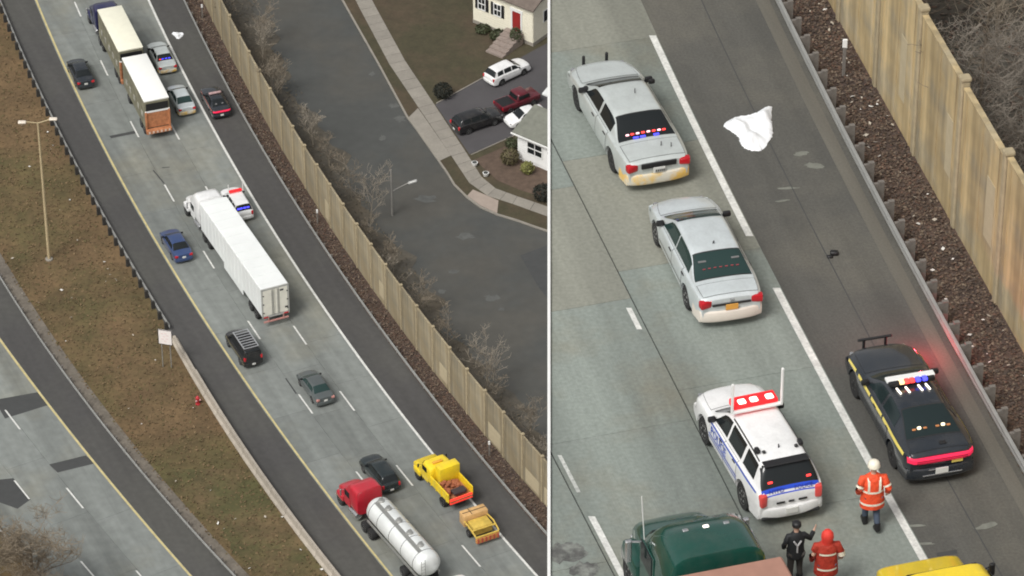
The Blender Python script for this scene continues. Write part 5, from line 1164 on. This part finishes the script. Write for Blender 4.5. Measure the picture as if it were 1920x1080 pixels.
leaf_bush('tall dark green shrub left of the red front door', (-3.2, 347.0, .13), .6, 1.0, m_leafg, 2, 500)
leaf_bush('low green hedge under the cream house windows', (-4.9, 348.1, .13), .9, .45, m_leafg, 3, 500)
leaf_bush('low green hedge at the left corner of the cream house', (-6.4, 349.4, .13), .8, .35, m_leafg, 4, 400)
leaf_bush('yellow green shrub under the white house window', (-2.0, 325.0, .13), .65, .6, m_leafy, 5, 450)
leaf_bush('brownish shrub left of the white house corner', (-3.6, 326.6, .13), .9, .8, M('bronze_leaf', (.10, .085, .04), .8, var=.3, nscale=2), 6, 600)
leaf_bush('small dark green shrub between the white house and the driveway', (-3.4, 329.0, .13), .7, .6, m_leafg, 7, 400)
leaf_bush('nearly black dome shaped bush by the sidewalk corner', (-.55, 320.6, .13), .95, .85, m_leafk, 8, 800)
flat('flower_bed', [(-6.9, 327.2), (-3.1, 330.2), (1.5, 326.5), (1.2, 320.2), (-2.6, 322.2), (-4.7, 323.8)], .137, .01, M('brown_bed', (.105, .072, .052), .95, var=.3, nscale=2), kind='structure')

# ------------------------------------------------------------------ leaf litter and grass: too many to count
def scatter(name, label, n, where, size, mats, seed, flatness=.35, cat='leaves'):
    rr = random.Random(seed); m_ = MB()
    for k in range(n):
        x, y, z = where(rr); s = size * rr.uniform(.4, 1.3); a = rr.uniform(0, 6.28); b = rr.uniform(-flatness, flatness); c = rr.uniform(-flatness, flatness)
        ux, uy = s * math.cos(a), s * math.sin(a)
        m_.add([(x - ux, y - uy, z - s * b), (x + uy * .6, y - ux * .6, z - s * c), (x + ux, y + uy, z + s * b), (x - uy * .6, y + ux * .6, z + s * c)], [(0, 1, 2, 3)], rr.choice(range(len(mats))))
    me = bpy.data.meshes.new(name); me.from_pydata(m_.v, [], m_.f)
    for q in mats: me.materials.append(q)
    me.polygons.foreach_set('material_index', m_.mi); tag(link(name, me), label, cat, kind='stuff')
lm = [M('leaf_brown', (.115, .080, .057), .9), M('leaf_dark', (.07, .052, .042), .9), M('leaf_tan', (.17, .13, .095), .9), M('leaf_rust', (.115, .066, .046), .9), MATS['leaf_brown'], MATS['leaf_dark']]
def near_strip(rr): y = rr.uniform(76, 110); q = rr.random() ** .8; return (g_rail(y) + .15 + (g_wall(y) - g_rail(y) - .3) * q, y, DZ + .06 + rr.random() * .05)
scatter('leaf_litter', 'fallen brown leaves between the near guardrail and wall', 18000, near_strip, .048, lm, 5)
def near_wood(rr): y = rr.uniform(88, 116); return (g_wall(y) + .3 + rr.random() * 9, y, DZ + .07 + rr.random() * .08)
scatter('leaf_litter', 'fallen leaves on the wood floor behind the near wall', 9000, near_wood, .08, lm, 6)
tr_m = [M('litter_white', (.66, .64, .60), .8), M('litter_tan', (.45, .40, .33), .8)]
def near_bits(rr): y = rr.uniform(80, 108); q = rr.uniform(.2, 1); return (g_rail(y) + .3 + (g_wall(y) - g_rail(y) - .5) * q, y, DZ + .11)
scatter('litter_scraps', 'pale scraps of litter among the near leaves', 70, near_bits, .075, tr_m, 8, cat='litter')
def far_strip(rr): y = rr.uniform(266, 358); return (f_rail(y) + .3 + (f_wall(y) - f_rail(y) - .5) * rr.random(), y, .08 + rr.random() * .1)
scatter('leaf_litter', 'fallen brown leaves between the far guardrail and wall', 9000, far_strip, .10, lm, 9)
def far_brush(rr): y = rr.uniform(266, 360); return (f_wall(y) + .4 + rr.random() ** 1.5 * 4.4, y, .08 + rr.random() * .2)
scatter('brush_litter', 'dry brush and leaves behind the far noise wall', 5000, far_brush, .10, [M('brush_tan', (.14, .115, .08), .9), M('brush_dark', (.095, .08, .058), .9), M('brush_olive', (.115, .10, .068), .9)], 10, .5)
def median(rr):
    while True:
        y = rr.uniform(264, 362); x = rr.uniform(-62, -8); a = f_rail2(min(y, 308)) + (0 if y < 308 else -(y - 308) * .40) + 1.2; b = f_lrail(y) - .5
        if a < x < b: return (x, y, .02 + rr.random() * .10)
scatter('dry_grass', 'dry brown grass tufts of the highway median', 9000, median, .12, [M('grass_tan', (.165, .112, .058), .95), M('grass_brown', (.12, .08, .04), .95), M('grass_olive', (.105, .085, .036), .95)], 11, .5, 'grass')
def med_bits(rr): x, y, z = median(rr); return (x, y, .14)
scatter('litter_scraps', 'pale scraps of litter on the brown median', 60, med_bits, .14, tr_m, 13, cat='litter')
